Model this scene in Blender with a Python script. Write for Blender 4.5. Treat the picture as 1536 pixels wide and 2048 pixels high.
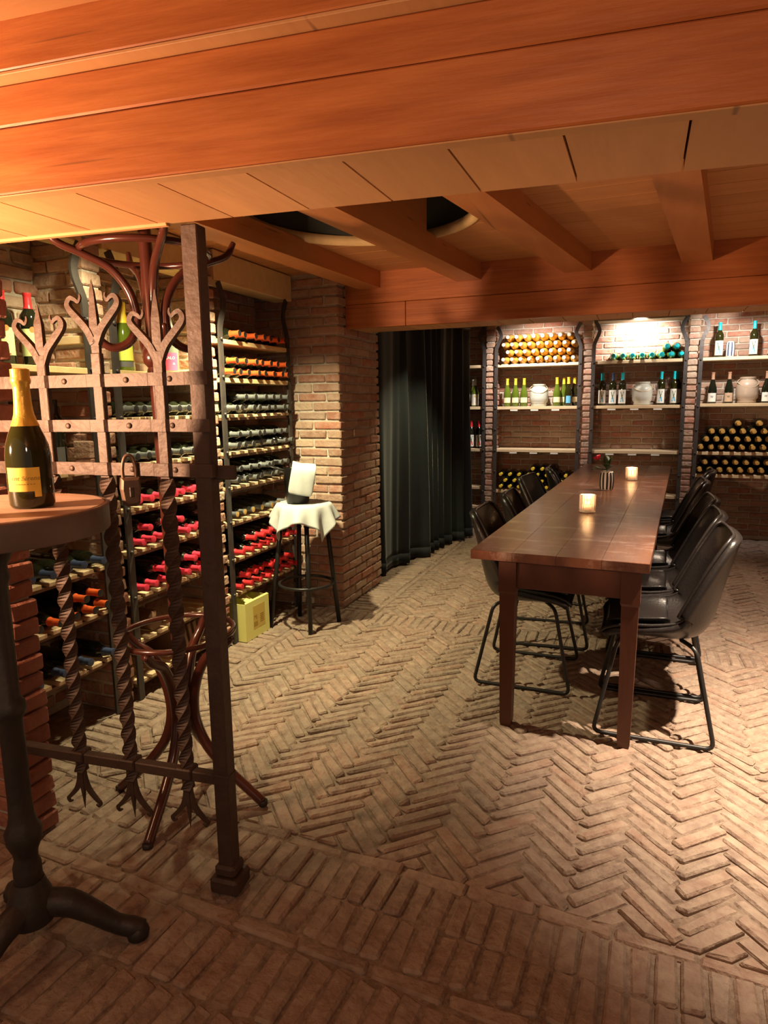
import bpy, math, random
from mathutils import Vector, Matrix, Euler
random.seed(11)
for o in list(bpy.data.objects): bpy.data.objects.remove(o)
scene = bpy.context.scene
col = scene.collection
R_ = math.radians

# ------------------------------------------------------------------ camera
cam = bpy.data.cameras.new('camera'); cam.sensor_fit = 'HORIZONTAL'; cam.sensor_width = 36.0
cam.lens = 36.0*1305/1536; cam.clip_start = .05
camo = bpy.data.objects.new('camera', cam); col.objects.link(camo)
camo.matrix_world = Matrix(((0.931, -0.048, 0.361, 0), (0.364, 0.158, -0.918, 0), (-0.013, 0.986, 0.164, 1.42), (0, 0, 0, 1)))
scene.camera = camo

# ------------------------------------------------------------------ world and lamps
w = bpy.data.worlds.new('world'); scene.world = w; w.use_nodes = True
w.node_tree.nodes['Background'].inputs[0].default_value = (1.0, .72, .5, 1)
w.node_tree.nodes['Background'].inputs[1].default_value = .24
def lamp(name, kind, loc, energy, color, target=None, angle=60, blend=.6, radius=.05):
    l = bpy.data.lights.new(name, kind); l.energy = energy; l.color = color; l.shadow_soft_size = radius
    o = bpy.data.objects.new(name, l); col.objects.link(o); o.location = loc
    if kind == 'SPOT':
        l.spot_size = R_(angle); l.spot_blend = blend
        o.rotation_euler = (Vector(target)-Vector(loc)).to_track_quat('-Z', 'Y').to_euler()
    return o
NEUT = (1, .89, .53); COOL = (1, .92, .84)
lamp('wall_lamp', 'SPOT', (-1.88, .55, 1.45), 190, (1, .58, .33), (-.55, 4.1, 2.0), 125, 1.0, .035)
lamp('wall_lamp_glow', 'POINT', (-1.92, .5, 1.45), 7, (1, .56, .30), radius=.05)
lamp('near_fill_lamp', 'POINT', (.1, -.35, 1.9), 17, (1, .60, .40), radius=.1)  # unseen fill added behind the viewer to brighten the near floor
lamp('rack_spot_far', 'SPOT', (-1.93, 2.88, 2.12), 240, NEUT, (-1.93, 3.40, .2), 116, 1.0, .025)
lamp('rack_spot_near', 'SPOT', (-1.90, 2.02, 2.12), 36, NEUT, (-2.35, 2.30, 1.0), 112, .7, .025)
lamp('curtain_spot', 'SPOT', (-1.50, 5.25, 2.13), 65, NEUT, (-1.45, 5.3, 0), 92, .8, .025)
lamp('table_spot', 'SPOT', (.66, 2.55, 2.12), 680, (1, .80, .60), (1.0, 2.85, 0), 91, .95, .022)
lamp('table_spot_far', 'SPOT', (.35, 5.0, 2.12), 75, (1, .76, .56), (.25, 5.0, 0), 92, .8, .03)
lamp('shelf_spot_centre', 'SPOT', (-.06, 7.12, 2.19), 62, COOL, (-.06, 7.5, 1.95), 118, .9, .02)
lamp('shelf_spot_left', 'SPOT', (-1.05, 6.70, 2.2), 80, COOL, (-1.1, 7.4, 1.5), 110, .7, .03)
lamp('shelf_spot_right', 'SPOT', (.75, 6.6, 2.2), 52, COOL, (.75, 7.4, 1.5), 110, .7, .03)
scene.view_settings.view_transform = 'Standard'; scene.view_settings.look = 'None'
scene.view_settings.gamma = 1; scene.view_settings.use_curve_mapping = False
scene.view_settings.exposure = 0.45

# ------------------------------------------------------------------ materials
MATS = {}
def mat(name, color, rough=.6, metal=0, var=0, noise=0, nscale=8, bump=0, bscale=30, stretch=(1, 1, 1), col2=None, trans=0, emit=None, estr=0, coat=0, spec=.5, sheen=0, hue=None, ior=1.45, scuff_shine=None, knots=None):
    m = bpy.data.materials.new(name); m.use_nodes = True; nt = m.node_tree; N = nt.nodes; Lk = nt.links
    b = N['Principled BSDF']
    b.inputs['Roughness'].default_value = rough; b.inputs['Metallic'].default_value = metal
    b.inputs['Specular IOR Level'].default_value = spec; b.inputs['IOR'].default_value = ior
    if trans: b.inputs['Transmission Weight'].default_value = trans
    if coat: b.inputs['Coat Weight'].default_value = coat; b.inputs['Coat Roughness'].default_value = .15
    if sheen: b.inputs['Sheen Weight'].default_value = sheen; b.inputs['Sheen Roughness'].default_value = .35
    if emit: b.inputs['Emission Color'].default_value = (*emit, 1); b.inputs['Emission Strength'].default_value = estr
    c = (*color, 1)
    if not (var or noise or hue): b.inputs['Base Color'].default_value = c
    if noise or bump:
        tc = N.new('ShaderNodeTexCoord'); mp = N.new('ShaderNodeMapping'); mp.inputs['Scale'].default_value = stretch
        Lk.new(tc.outputs['Object'], mp.inputs[0])
        oi = N.new('ShaderNodeObjectInfo'); vm = N.new('ShaderNodeVectorMath'); vm.operation = 'ADD'
        ml = N.new('ShaderNodeMath'); ml.operation = 'MULTIPLY'; ml.inputs[1].default_value = 37.0
        Lk.new(oi.outputs['Random'], ml.inputs[0]); Lk.new(mp.outputs[0], vm.inputs[0]); Lk.new(ml.outputs[0], vm.inputs[1])
        vec = vm.outputs[0]
    cur = None
    if var or hue:
        oi2 = N.new('ShaderNodeObjectInfo'); ge = N.new('ShaderNodeNewGeometry')
        ad = N.new('ShaderNodeMath'); ad.operation = 'ADD'; fr = N.new('ShaderNodeMath'); fr.operation = 'FRACT'
        Lk.new(oi2.outputs['Random'], ad.inputs[0]); Lk.new(ge.outputs['Random Per Island'], ad.inputs[1]); Lk.new(ad.outputs[0], fr.inputs[0])
        rp = N.new('ShaderNodeValToRGB'); cr = rp.color_ramp
        cols = hue if hue else [tuple(x*(1-var) for x in color), color, tuple(min(1, x*(1+var)) for x in color)]
        while len(cr.elements) < len(cols): cr.elements.new(.5)
        for i, cc in enumerate(cols):
            cr.elements[i].position = i/(len(cols)-1); cr.elements[i].color = (*cc, 1)
        Lk.new(fr.outputs[0], rp.inputs[0]); cur = rp.outputs[0]
    if noise:
        nz = N.new('ShaderNodeTexNoise'); nz.inputs['Scale'].default_value = nscale; nz.inputs['Detail'].default_value = 6; nz.inputs['Roughness'].default_value = .62
        Lk.new(vec, nz.inputs['Vector'])
        mr = N.new('ShaderNodeMapRange'); mr.inputs[1].default_value = .35; mr.inputs[2].default_value = .68
        Lk.new(nz.outputs[0], mr.inputs[0])
        mx = N.new('ShaderNodeMix'); mx.data_type = 'RGBA'
        mf = N.new('ShaderNodeMath'); mf.operation = 'MULTIPLY'; mf.inputs[1].default_value = noise
        Lk.new(mr.outputs[0], mf.inputs[0]); Lk.new(mf.outputs[0], mx.inputs[0])
        if cur: Lk.new(cur, mx.inputs[6])
        else: mx.inputs[6].default_value = c
        mx.inputs[7].default_value = (*(col2 or tuple(x*.5 for x in color)), 1)
        cur = mx.outputs[2]
    if knots:
        mk = N.new('ShaderNodeMapping'); mk.inputs['Scale'].default_value = knots; Lk.new(vec, mk.inputs[0])
        vo = N.new('ShaderNodeTexVoronoi'); vo.inputs['Scale'].default_value = 1.0; Lk.new(mk.outputs[0], vo.inputs['Vector'])
        rk = N.new('ShaderNodeMapRange'); rk.inputs[1].default_value = .05; rk.inputs[2].default_value = .12; rk.inputs[3].default_value = .65; rk.inputs[4].default_value = 0; Lk.new(vo.outputs['Distance'], rk.inputs[0])
        xk = N.new('ShaderNodeMix'); xk.data_type = 'RGBA'; Lk.new(rk.outputs[0], xk.inputs[0]); Lk.new(cur, xk.inputs[6]); xk.inputs[7].default_value = tuple(q*.28 for q in color)+(1,); cur = xk.outputs[2]
    if scuff_shine:
        ns = N.new('ShaderNodeTexNoise'); ns.inputs['Scale'].default_value = 2.6; ns.inputs['Detail'].default_value = 9; ns.inputs['Roughness'].default_value = .72
        m2 = N.new('ShaderNodeMapping'); m2.inputs['Scale'].default_value = (1.3, 4.5, 1); Lk.new(tc.outputs['Object'], m2.inputs[0]); Lk.new(m2.outputs[0], ns.inputs['Vector'])
        r2 = N.new('ShaderNodeMapRange'); r2.inputs[1].default_value = .53; r2.inputs[2].default_value = .64; r2.inputs[4].default_value = .8; Lk.new(ns.outputs[0], r2.inputs[0])
        x2 = N.new('ShaderNodeMix'); x2.data_type = 'RGBA'; Lk.new(r2.outputs[0], x2.inputs[0]); Lk.new(cur, x2.inputs[6]); x2.inputs[7].default_value = (*scuff_shine, 1); cur = x2.outputs[2]
    if cur: Lk.new(cur, b.inputs['Base Color'])
    if bump:
        nb = N.new('ShaderNodeTexNoise'); nb.inputs['Scale'].default_value = bscale; nb.inputs['Detail'].default_value = 5
        Lk.new(vec, nb.inputs['Vector'])
        bp = N.new('ShaderNodeBump'); bp.inputs['Strength'].default_value = bump; bp.inputs['Distance'].default_value = .01
        Lk.new(nb.outputs[0], bp.inputs['Height']); Lk.new(bp.outputs[0], b.inputs['Normal'])
    MATS[name] = m
    return m
mat('beam_wood', (.47, .150, .038), .5, noise=.85, nscale=3.2, stretch=(.45, 6, 9), col2=(.29, .072, .015), bump=.15, bscale=9, coat=.12, knots=(.8, 1.6, 4.5))
mat('joist_wood', (.50, .20, .065), .5, noise=.6, nscale=3.0, stretch=(5, .35, 5), col2=(.36, .12, .035), bump=.12, bscale=9, coat=.1, knots=(4, .8, 4))
mat('ceiling_board', (.52, .24, .09), .55, var=.1, noise=.45, nscale=3.0, stretch=(.6, 6, 2), col2=(.38, .16, .055), bump=.08, bscale=9, knots=(1.5, 4.5, 1))
mat('soffit_board', (.55, .28, .115), .55, var=.1, noise=.45, nscale=3.0, stretch=(6, .8, 2), col2=(.42, .20, .08), bump=.08, bscale=9, knots=(3.2, 1.8, 1))
mat('pale_wood', (.70, .52, .26), .6, noise=.5, nscale=5, stretch=(1, 5, 4), col2=(.52, .36, .16), bump=.1, bscale=20)
mat('shelf_wood', (.66, .50, .30), .6, var=.12, noise=.5, nscale=6, stretch=(1, 4, 4), col2=(.48, .33, .18), bump=.1, bscale=20)
mat('dark_wood', (.16, .08, .04), .6, noise=.5, nscale=6, bump=.1)
BR = [(.30, .115, .07), (.36, .17, .11), (.27, .15, .10), (.42, .25, .17), (.33, .21, .145), (.40, .13, .075), (.46, .33, .23), (.30, .19, .14), (.34, .12, .075)]
mat('wall_brick', BR[0], .9, hue=BR, noise=.55, nscale=22, col2=(.47, .36, .27), bump=.9, bscale=38)
RB = [(.30, .10, .062), (.24, .085, .058), (.33, .13, .085)]
mat('red_brick', RB[0], .9, hue=RB, noise=.4, nscale=22, col2=(.40, .22, .15), bump=.9, bscale=38)
mat('wall_mortar', (.56, .50, .41), .95, noise=.6, nscale=14, col2=(.36, .30, .23), bump=.8, bscale=60)
FB = [(.185, .118, .083), (.225, .145, .104), (.20, .14, .104), (.245, .15, .105), (.175, .12, .09), (.24, .138, .094)]
mat('floor_brick', FB[0], .8, hue=FB, noise=.7, nscale=19, col2=(.35, .27, .195), bump=1.0, bscale=42)
mat('floor_joint', (.155, .105, .073), .95, noise=.8, nscale=26, col2=(.31, .235, .17), bump=1.0, bscale=60)
mat('gate_iron', (.052, .029, .019), .55, .15, noise=.6, nscale=18, col2=(.084, .049, .034), bump=.3, bscale=40)
mat('rack_iron', (.055, .047, .043), .5, .4, noise=.4, nscale=15, col2=(.09, .078, .07), bump=.2)
mat('cast_iron', (.03, .025, .022), .5, .3, noise=.4, nscale=15, col2=(.06, .045, .035), bump=.3)
mat('black_metal', (.02, .018, .017), .38, .3)
mat('bentwood', (.055, .014, .009), .24, noise=.4, nscale=10, col2=(.085, .022, .012), coat=.4)
mat('leather', (.010, .008, .0075), .34, noise=.4, nscale=12, col2=(.018, .014, .012), bump=.12, bscale=90)
mat('table_wood', (.125, .042, .020), .30, noise=.75, nscale=4, stretch=(5, .5, 3), col2=(.22, .088, .042), bump=.12, bscale=12, coat=.25, scuff_shine=(.36, .26, .21))  # pale patches: worn scuffs, with the top's white reflections painted in
mat('table_leg_wood', (.075, .022, .010), .4, noise=.5, nscale=5, stretch=(3, 3, .6), col2=(.11, .034, .015), bump=.1, bscale=12)
mat('round_top_wood', (.44, .29, .20), .5, noise=.6, nscale=6, stretch=(1, 4, 1), col2=(.28, .14, .08), bump=.1)
mat('rim_iron', (.13, .085, .065), .5, .4, noise=.4, nscale=10, col2=(.18, .12, .09), bump=.15)
mat('glass_dark', (.010, .012, .006), .08, spec=.7)
mat('glass_olive', (.020, .019, .004), .07, spec=.7)
mat('glass_green', (.09, .13, .012), .08, spec=.7)
mat('glass_amber', (.62, .34, .05), .1, spec=.7)
mat('glass_smoke', (.16, .17, .13), .1, spec=.7)
mat('cap_orange', (.78, .13, .03), .35, noise=.3, nscale=30, col2=(.6, .08, .02))
mat('cap_silver', (.19, .20, .195), .36, .5, noise=.4, nscale=40, col2=(.28, .29, .28))
mat('cap_pink', (.72, .045, .085), .35, noise=.3, nscale=30, col2=(.55, .03, .05))
mat('cap_red', (.66, .035, .04), .35, noise=.3, nscale=30, col2=(.5, .02, .03))
mat('cap_yellow', (.85, .62, .05), .35)
mat('cap_teal', (.01, .46, .52), .35)
mat('cap_gold', (.62, .36, .09), .35, .3)
mat('cap_white', (.75, .72, .62), .4)
mat('cap_ivory', (.46, .41, .32), .4)
mat('cap_blue', (.05, .07, .14), .4, .2)
mat('cap_brown', (.45, .25, .15), .4)
mat('cap_black', (.02, .018, .018), .35)
mat('foil_gold', (.74, .47, .08), .34, .5, noise=.4, nscale=25, col2=(.6, .28, .03), bump=.2, bscale=60)
mat('foil_white', (.72, .72, .62), .4)
for n, c in dict(paper_white=(.78, .75, .66), paper_yellow=(.80, .52, .07), paper_green=(.58, .70, .34), paper_pink=(.75, .06, .14), paper_lime=(.65, .68, .10), paper_cream=(.75, .70, .42), paper_grey=(.2, .2, .2), paper_tan=(.55, .38, .25), paper_dark=(.10, .10, .10), ink_black=(.03, .03, .03), ink_red=(.7, .05, .03), ink_blue=(.12, .42, .62), ink_green=(.10, .16, .09), ink_gold=(.62, .45, .1), ink_white=(.85, .8, .75), ink_orange=(.8, .2, .05), ink_brown=(.3, .18, .03)).items():
    mat(n, c, .65)
mat('cloth_white', (.46, .48, .46), .9, noise=.2, nscale=20, col2=(.48, .49, .44), bump=.15, bscale=25)
mat('box_yellow', (.78, .74, .24), .6, noise=.2, nscale=6, col2=(.70, .66, .20))
mat('velvet', (.004, .007, .008), .75, noise=.5, nscale=9, stretch=(2, 2, .4), col2=(.010, .016, .018), sheen=.25, bump=.2, bscale=120)
mat('ceramic_white', (.78, .74, .66), .35)
mat('ceramic_black', (.02, .02, .022), .35)
mat('ribbed_glass', (.9, .82, .74), .12, trans=.75)
mat('jar_glass', (.72, .72, .62), .3, trans=.25)
mat('jar_amber', (.60, .46, .34), .3, trans=.25)
mat('wax', (.9, .8, .65), .6)
mat('flame', (1, .7, .3), .5, emit=(1, .62, .25), estr=60)
mat('candle_glow', (1, .9, .8), .5, emit=(1, .72, .45), estr=3)
mat('petal', (.62, .02, .05), .5)
mat('leaf', (.045, .08, .03), .5, noise=.4, nscale=20, col2=(.09, .13, .05))
mat('brass_lock', (.14, .085, .06), .45, .5, noise=.5, nscale=30, col2=(.22, .14, .09))
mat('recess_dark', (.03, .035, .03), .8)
mat('plaster', (.30, .22, .16), .9, noise=.4, nscale=8, bump=.3)
mat('stone', (.33, .24, .18), .9, noise=.5, nscale=14, bump=.6)

# ------------------------------------------------------------------ mesh helpers
class MB:
    def __init__(s): s.v = []; s.f = []; s.mi = []; s.cur = 0
    def add(s, vs, fs):
        k = len(s.v); s.v += [tuple(p) for p in vs]
        for f in fs: s.f.append([i+k for i in f]); s.mi.append(s.cur)
        return s
    def box(s, x0, x1, y0, y1, z0, z1):
        vs = [(x, y, z) for x in (x0, x1) for y in (y0, y1) for z in (z0, z1)]
        return s.add(vs, [(0, 1, 3, 2), (4, 6, 7, 5), (0, 4, 5, 1), (2, 3, 7, 6), (0, 2, 6, 4), (1, 5, 7, 3)])
    def cbox(s, x0, x1, y0, y1, z0, z1, c=.004, jit=0):
        cx, cy, cz = (x0+x1)/2, (y0+y1)/2, (z0+z1)/2; h = (abs(x1-x0)/2, abs(y1-y0)/2, abs(z1-z0)/2)
        c = min(c, *[q*.9 for q in h]); vs = []; idx = {}
        for sx in (-1, 1):
            for sy in (-1, 1):
                for sz in (-1, 1):
                    j = [random.uniform(-jit, jit) for _ in range(3)]
                    for a in range(3):
                        p = [sx*(h[0]-c), sy*(h[1]-c), sz*(h[2]-c)]; p[a] = (sx, sy, sz)[a]*h[a]
                        idx[(sx, sy, sz, a)] = len(vs); vs.append((cx+p[0]+j[0], cy+p[1]+j[1], cz+p[2]+j[2]))
        fs = []
        I = lambda sg, a: idx[(sg[0], sg[1], sg[2], a)]
        for a in range(3):
            b, d = (a+1) % 3, (a+2) % 3
            for sg in (-1, 1):
                q = []
                for (p, r) in ((-1, -1), (1, -1), (1, 1), (-1, 1)):
                    t = [0, 0, 0]; t[a] = sg; t[b] = p; t[d] = r; q.append(I(t, a))
                fs.append(q if sg > 0 else q[::-1])
            for p in (-1, 1):
                for r in (-1, 1):
                    t0 = [0, 0, 0]; t1 = [0, 0, 0]; t0[a] = -1; t1[a] = 1
                    for t in (t0, t1): t[b] = p; t[d] = r
                    q = [I(t0, b), I(t1, b), I(t1, d), I(t0, d)]
                    fs.append(q if p*r < 0 else q[::-1])
        for sx in (-1, 1):
            for sy in (-1, 1):
                for sz in (-1, 1):
                    q = [idx[(sx, sy, sz, a)] for a in range(3)]
                    fs.append(q if sx*sy*sz > 0 else q[::-1])
        return s.add(vs, fs)
    def lathe(s, prof, n=16, ctr=(0, 0, 0), a0=0, a1=2*math.pi, cap=True, closed=True):
        vs = []; fs = []; m = n if closed else n+1
        for r, z in prof:
            for i in range(m):
                a = a0+(a1-a0)*i/n; vs.append((ctr[0]+r*math.cos(a), ctr[1]+r*math.sin(a), ctr[2]+z))
        for j in range(len(prof)-1):
            for i in range(n):
                k = (i+1) % m; fs.append((j*m+i, j*m+k, (j+1)*m+k, (j+1)*m+i))
        if cap and closed:
            if prof[0][0] > 1e-4: fs.append(tuple(range(m))[::-1])
            if prof[-1][0] > 1e-4: fs.append(tuple((len(prof)-1)*m+i for i in range(m)))
        return s.add(vs, fs)
    def tube(s, pts, r, n=8, closed=False, sm=0, flat=None, up=None, twist=0):
        pts = [Vector(p) for p in pts]
        rs = list(r) if isinstance(r, (list, tuple)) else None
        if sm: 
            P = []; RR = []; L = len(pts); seg = L if closed else L-1
            for i in range(seg):
                g = (lambda k: pts[k % L]) if closed else (lambda k: pts[max(0, min(L-1, k))])
                p0, p1, p2, p3 = g(i-1), g(i), g(i+1), g(i+2)
                for k in range(sm):
                    t = k/sm
                    P.append(.5*((2*p1)+(p2-p0)*t+(2*p0-5*p1+4*p2-p3)*t*t+(3*p1-p0-3*p2+p3)*t**3))
                    if rs: RR.append(rs[i]*(1-t)+rs[(i+1) % len(rs)]*t)
            if not closed:
                P.append(pts[-1])
                if rs: RR.append(rs[-1])
            pts = P; rs = RR if rs else None
        L = len(pts); vs = []; fs = []; nrm = None
        for i, p in enumerate(pts):
            if closed: t = (pts[(i+1) % L]-pts[i-1]).normalized()
            else: t = (pts[min(L-1, i+1)]-pts[max(0, i-1)]).normalized()
            if up is not None: nrm = Vector(up)-t*t.dot(Vector(up))
            elif nrm is None:
                q = Vector((0, 0, 1)) if abs(t.z) < .9 else Vector((1, 0, 0)); nrm = q-t*q.dot(t)
            else: nrm = nrm-t*nrm.dot(t)
            nrm.normalize(); bn = t.cross(nrm)
            rad = rs[i] if rs else r
            for k in range(n):
                if flat:
                    cs = ((1, 1), (-1, 1), (-1, -1), (1, -1))[k]
                    sc = rad if rs else 1
                    a = twist*i/(L-1) if twist else 0
                    ca, sa = math.cos(a), math.sin(a)
                    x, y = cs[0]*flat[0]*sc, cs[1]*flat[1]*sc
                    vs.append(p+nrm*(x*ca-y*sa)+bn*(x*sa+y*ca))
                else:
                    a = 2*math.pi*k/n; vs.append(p+nrm*(rad*math.cos(a))+bn*(rad*math.sin(a)))
        for i in range(L if closed else L-1):
            j = (i+1) % L
            for k in range(n): fs.append((i*n+k, i*n+(k+1) % n, j*n+(k+1) % n, j*n+k))
        if not closed:
            fs.append(tuple(range(n))[::-1]); fs.append(tuple((L-1)*n+k for k in range(n)))
        return s.add(vs, fs)
    def bar(s, pts, wx, wy, up=(0, 0, 1), sm=0, r=None, twist=0): return s.tube(pts, r or 1, 4, sm=sm, flat=(wx/2, wy/2), up=up, twist=twist)
    def prism(s, poly, z0, z1, inset=0, ch=0):
        n = len(poly); cx = sum(p[0] for p in poly)/n; cy = sum(p[1] for p in poly)/n
        vs = [(x, y, z0) for x, y in poly]; fs = [tuple(range(n))[::-1]]
        vs += [(x, y, z1-ch) for x, y in poly]
        for i in range(n): j = (i+1) % n; fs.append((i, j, n+j, n+i))
        top = n
        if ch:
            for x, y in poly:
                d = math.hypot(x-cx, y-cy) or 1; q = max(.2, 1-inset/d*1.4); vs.append((cx+(x-cx)*q, cy+(y-cy)*q, z1))
            for i in range(n): j = (i+1) % n; fs.append((n+i, n+j, 2*n+j, 2*n+i))
            top = 2*n
        fs.append(tuple(top+i for i in range(n)))
        return s.add(vs, fs)
    def xform(s, M, k=0):
        for i in range(k, len(s.v)): s.v[i] = tuple(M @ Vector(s.v[i]))
        return s
    def mesh(s, name, m, smooth=False):
        me = bpy.data.meshes.new(name); me.from_pydata(s.v, [], s.f)
        for mm in (m if isinstance(m, (list, tuple)) else [m]): me.materials.append(MATS[mm])
        if any(s.mi): me.polygons.foreach_set('material_index', s.mi)
        if smooth: me.polygons.foreach_set('use_smooth', [True]*len(me.polygons))
        me.update(); return me
    def build(s, name, m, parent=None, smooth=False, loc=(0, 0, 0), rot=(0, 0, 0)):
        return link(name, s.mesh(name, m, smooth), parent, loc, rot)
def link(name, me, parent=None, loc=(0, 0, 0), rot=(0, 0, 0), scale=None):
    o = bpy.data.objects.new(name, me); col.objects.link(o); o.location = loc; o.rotation_euler = rot
    if scale: o.scale = scale
    if parent: o.parent = parent
    return o
def empty(name, loc=(0, 0, 0), rz=0, label=None, cat=None, group=None, rot=None):
    o = bpy.data.objects.new(name, None); col.objects.link(o); o.location = loc; o.rotation_euler = rot or (0, 0, rz)
    o.empty_display_size = .05
    return tag(o, label, cat, group)
def tag(o, label=None, cat=None, group=None, kind=None):
    if label: o['label'] = label
    if cat: o['category'] = cat
    if group: o['group'] = group
    if kind: o['kind'] = kind
    return o
def struct(o, label, cat): return tag(o, label, cat, None, 'structure')
def auto_smooth(o, ang=40):
    me = o.data
    me.polygons.foreach_set('use_smooth', [True]*len(me.polygons))
    try: me.set_sharp_from_angle(angle=R_(ang))
    except Exception: pass
    return o
ORD = ['first', 'second', 'third', 'fourth', 'fifth', 'sixth', 'seventh', 'eighth', 'ninth', 'tenth', 'eleventh', 'twelfth']

# bricks: shared meshes per size, uneven variants
_BR = {}
def brick_mesh(L, W, H, m, k, rough=1.0, jit=.0028):
    key = (round(L, 3), round(W, 3), round(H, 3), m, k % 6)
    if key not in _BR:
        b = MB(); b.cbox(-L/2, L/2, -W/2, W/2, -H/2, H/2, .006*rough, jit); _BR[key] = b.mesh('brick', m)
    return _BR[key]
def emit_bricks(parent, items, m, limit=300, keyf=None, stuff_name='brick_field'):
    """items: (L, W, H, Matrix). The `limit` that show largest become parts, the rest one joined part."""
    items = list(items)
    if keyf: items.sort(key=keyf)
    for i, (L, W, H, M) in enumerate(items[:limit]):
        o = link('brick', brick_mesh(L, W, H, m, random.randrange(6)), parent); o.matrix_local = M
    rest = items[limit:]
    if rest:
        b = MB()
        for (L, W, H, M) in rest:
            me = brick_mesh(L, W, H, m, random.randrange(6))
            b.add([M @ v.co for v in me.vertices], [tuple(p.vertices) for p in me.polygons])
        tag(b.build(stuff_name, m, parent), kind='stuff')
def TR(x, y, z, rz=0, jit=0):
    e = Euler((random.uniform(-jit, jit), random.uniform(-jit, jit), rz+random.uniform(-jit, jit)))
    return Matrix.Translation((x, y, z)) @ e.to_matrix().to_4x4()
CP = Vector((0, 0, 1.42))
def near(it): return (it[3].translation-CP).length
COURSE = .0625; BH = .050

# ================================================================== STRUCTURE
def in_view(p, m=60):
    q = camo.matrix_world.inverted() @ Vector(p)
    if q.z > -.1: return False
    x = 768+1305*q.x/-q.z; y = 1024-1305*q.y/-q.z
    return -m < x < 1536+m and -m < y < 2048+m

# ---- floor: brick paving (borders, herringbone field, cross band)
floor = MB().box(-2.75, 2.3, -.4, 7.7, -.2, -.010).build('floor', 'floor_joint')
struct(floor, 'worn brick paving laid in herringbone with bands of soldier bricks', 'floor')
FL = []            # (centre, ('r', L, W, M) or ('p', poly, dz))
def fbrick(cx, cy, L, W, ang, jz=.004):
    FL.append(((cx, cy, 0), 'r', (L, W, TR(cx, cy, -.026+random.uniform(-jz, jz*.6), ang, .034))))
def clip(poly, a, b, c):       # keep a*x+b*y+c >= 0
    out = []
    for i in range(len(poly)):
        p, q = poly[i], poly[(i+1) % len(poly)]
        dp, dq = a*p[0]+b*p[1]+c, a*q[0]+b*q[1]+c
        if dp >= 0: out.append(p)
        if dp*dq < 0:
            t = dp/(dp-dq); out.append((p[0]+(q[0]-p[0])*t, p[1]+(q[1]-p[1])*t))
    return out
def area(p): return abs(sum(p[i][0]*p[(i+1) % len(p)][1]-p[(i+1) % len(p)][0]*p[i][1] for i in range(len(p))))/2
SL = .045                       # the near border runs 2.6 degrees off the room
def border_y(x, y0): return y0-SL*(x+.4)
def herring(planes, ox, oy, ang, xr, yr):
    W = .0525; n = 4; g = .0085; ca, sa = math.cos(ang), math.sin(ang); N = 70
    for i in range(-N, N):
        for j in range(-N, N):
            for kind in (0, 1):
                if kind == 0:
                    if (i-j) % (2*n): continue
                    x0, y0, x1, y1 = i*W, j*W, (i+n)*W, (j+1)*W
                else:
                    if (i-j) % (2*n) != 2*n-1: continue
                    x0, y0, x1, y1 = i*W, j*W, (i+1)*W, (j+n)*W
                cx, cy = (x0+x1)/2, (y0+y1)/2; wx, wy = ox+cx*ca-cy*sa, oy+cx*sa+cy*ca
                if not (xr[0]-.15 < wx < xr[1]+.15 and yr[0]-.2 < wy < yr[1]+.2): continue
                poly = [(ox+x*ca-y*sa, oy+x*sa+y*ca) for x, y in ((x0+g/2, y0+g/2), (x1-g/2, y0+g/2), (x1-g/2, y1-g/2), (x0+g/2, y1-g/2))]
                a0 = area(poly); cl = poly
                for pl in planes:
                    cl = clip(cl, *pl)
                    if len(cl) < 3: break
                if len(cl) < 3 or area(cl) < .0009: continue
                if area(cl) > a0*.985: fbrick(wx, wy, n*W-g, W-g, ang if kind == 0 else ang+math.pi/2)
                else: FL.append(((wx, wy, 0), 'p', (cl, random.uniform(-.004, .003))))
herring([(1, 0, 1.985), (SL, 1, -1.708+SL*.4), (0, -1, 3.795), (-1, 0, 2.15)], -.4, 2.4, R_(44), (-1.98, 2.15), (1.6, 3.8))
herring([(1, 0, 1.625), (0, 1, -4.01), (-1, 0, 2.15), (0, -1, 7.2)], -.2, 5.4, R_(45), (-1.62, 2.15), (4.0, 7.2))
x = -1.95
while x < 2.1:                                          # stretcher line at the near edge of the herringbone
    fbrick(x, border_y(x, 1.683), .195, .042, -SL); x += .205
for y0, L in ((1.585, .150), (1.429, .150)):            # two soldier rows
    x = -2.15+random.random()*.03
    while x < 2.1:
        fbrick(x, border_y(x, y0), .049, L, -SL+random.uniform(-.02, .02), .005); x += .0595
x = -1.72
while x < 2.1:                                          # raised kerb line
    fbrick(x, border_y(x, 1.322), .196, .046, -SL, .003); x += .207
for k in range(5):                                      # soldier rows at the viewer's feet
    x = -2.1+(.03 if k % 2 else 0)
    while x < 1.7:
        fbrick(x, border_y(x, 1.19-.215*k), .051, .203, -SL+random.uniform(-.03, .03), .007); x += .061
y = 1.78                                                # border along the wine racks
while y < 4.0:
    fbrick(-2.14, y, .19, .048, random.uniform(-.02, .02)); y += .058
y = 1.85
while y < 3.98:
    fbrick(-2.013, y, .041, .196, 0); y += .206
y = 4.02                                                # border along the pillar and curtain
while y < 7.1:
    fbrick(-1.79, y, .205, .048, random.uniform(-.02, .02)); y += .058
y = 4.1
while y < 7.1:
    fbrick(-1.654, y, .041, .196, 0); y += .206
x = -1.95
while x < 2.15:                                         # cross band under the far beam
    fbrick(x, 3.90, .048, .19, random.uniform(-.03, .03)); x += .058
FL = [f for f in FL if f[0][1] < 7.3]
FL.sort(key=lambda f: (0 if in_view(f[0]) else 100)+(Vector(f[0])-CP).length)
rest = MB()
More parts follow.
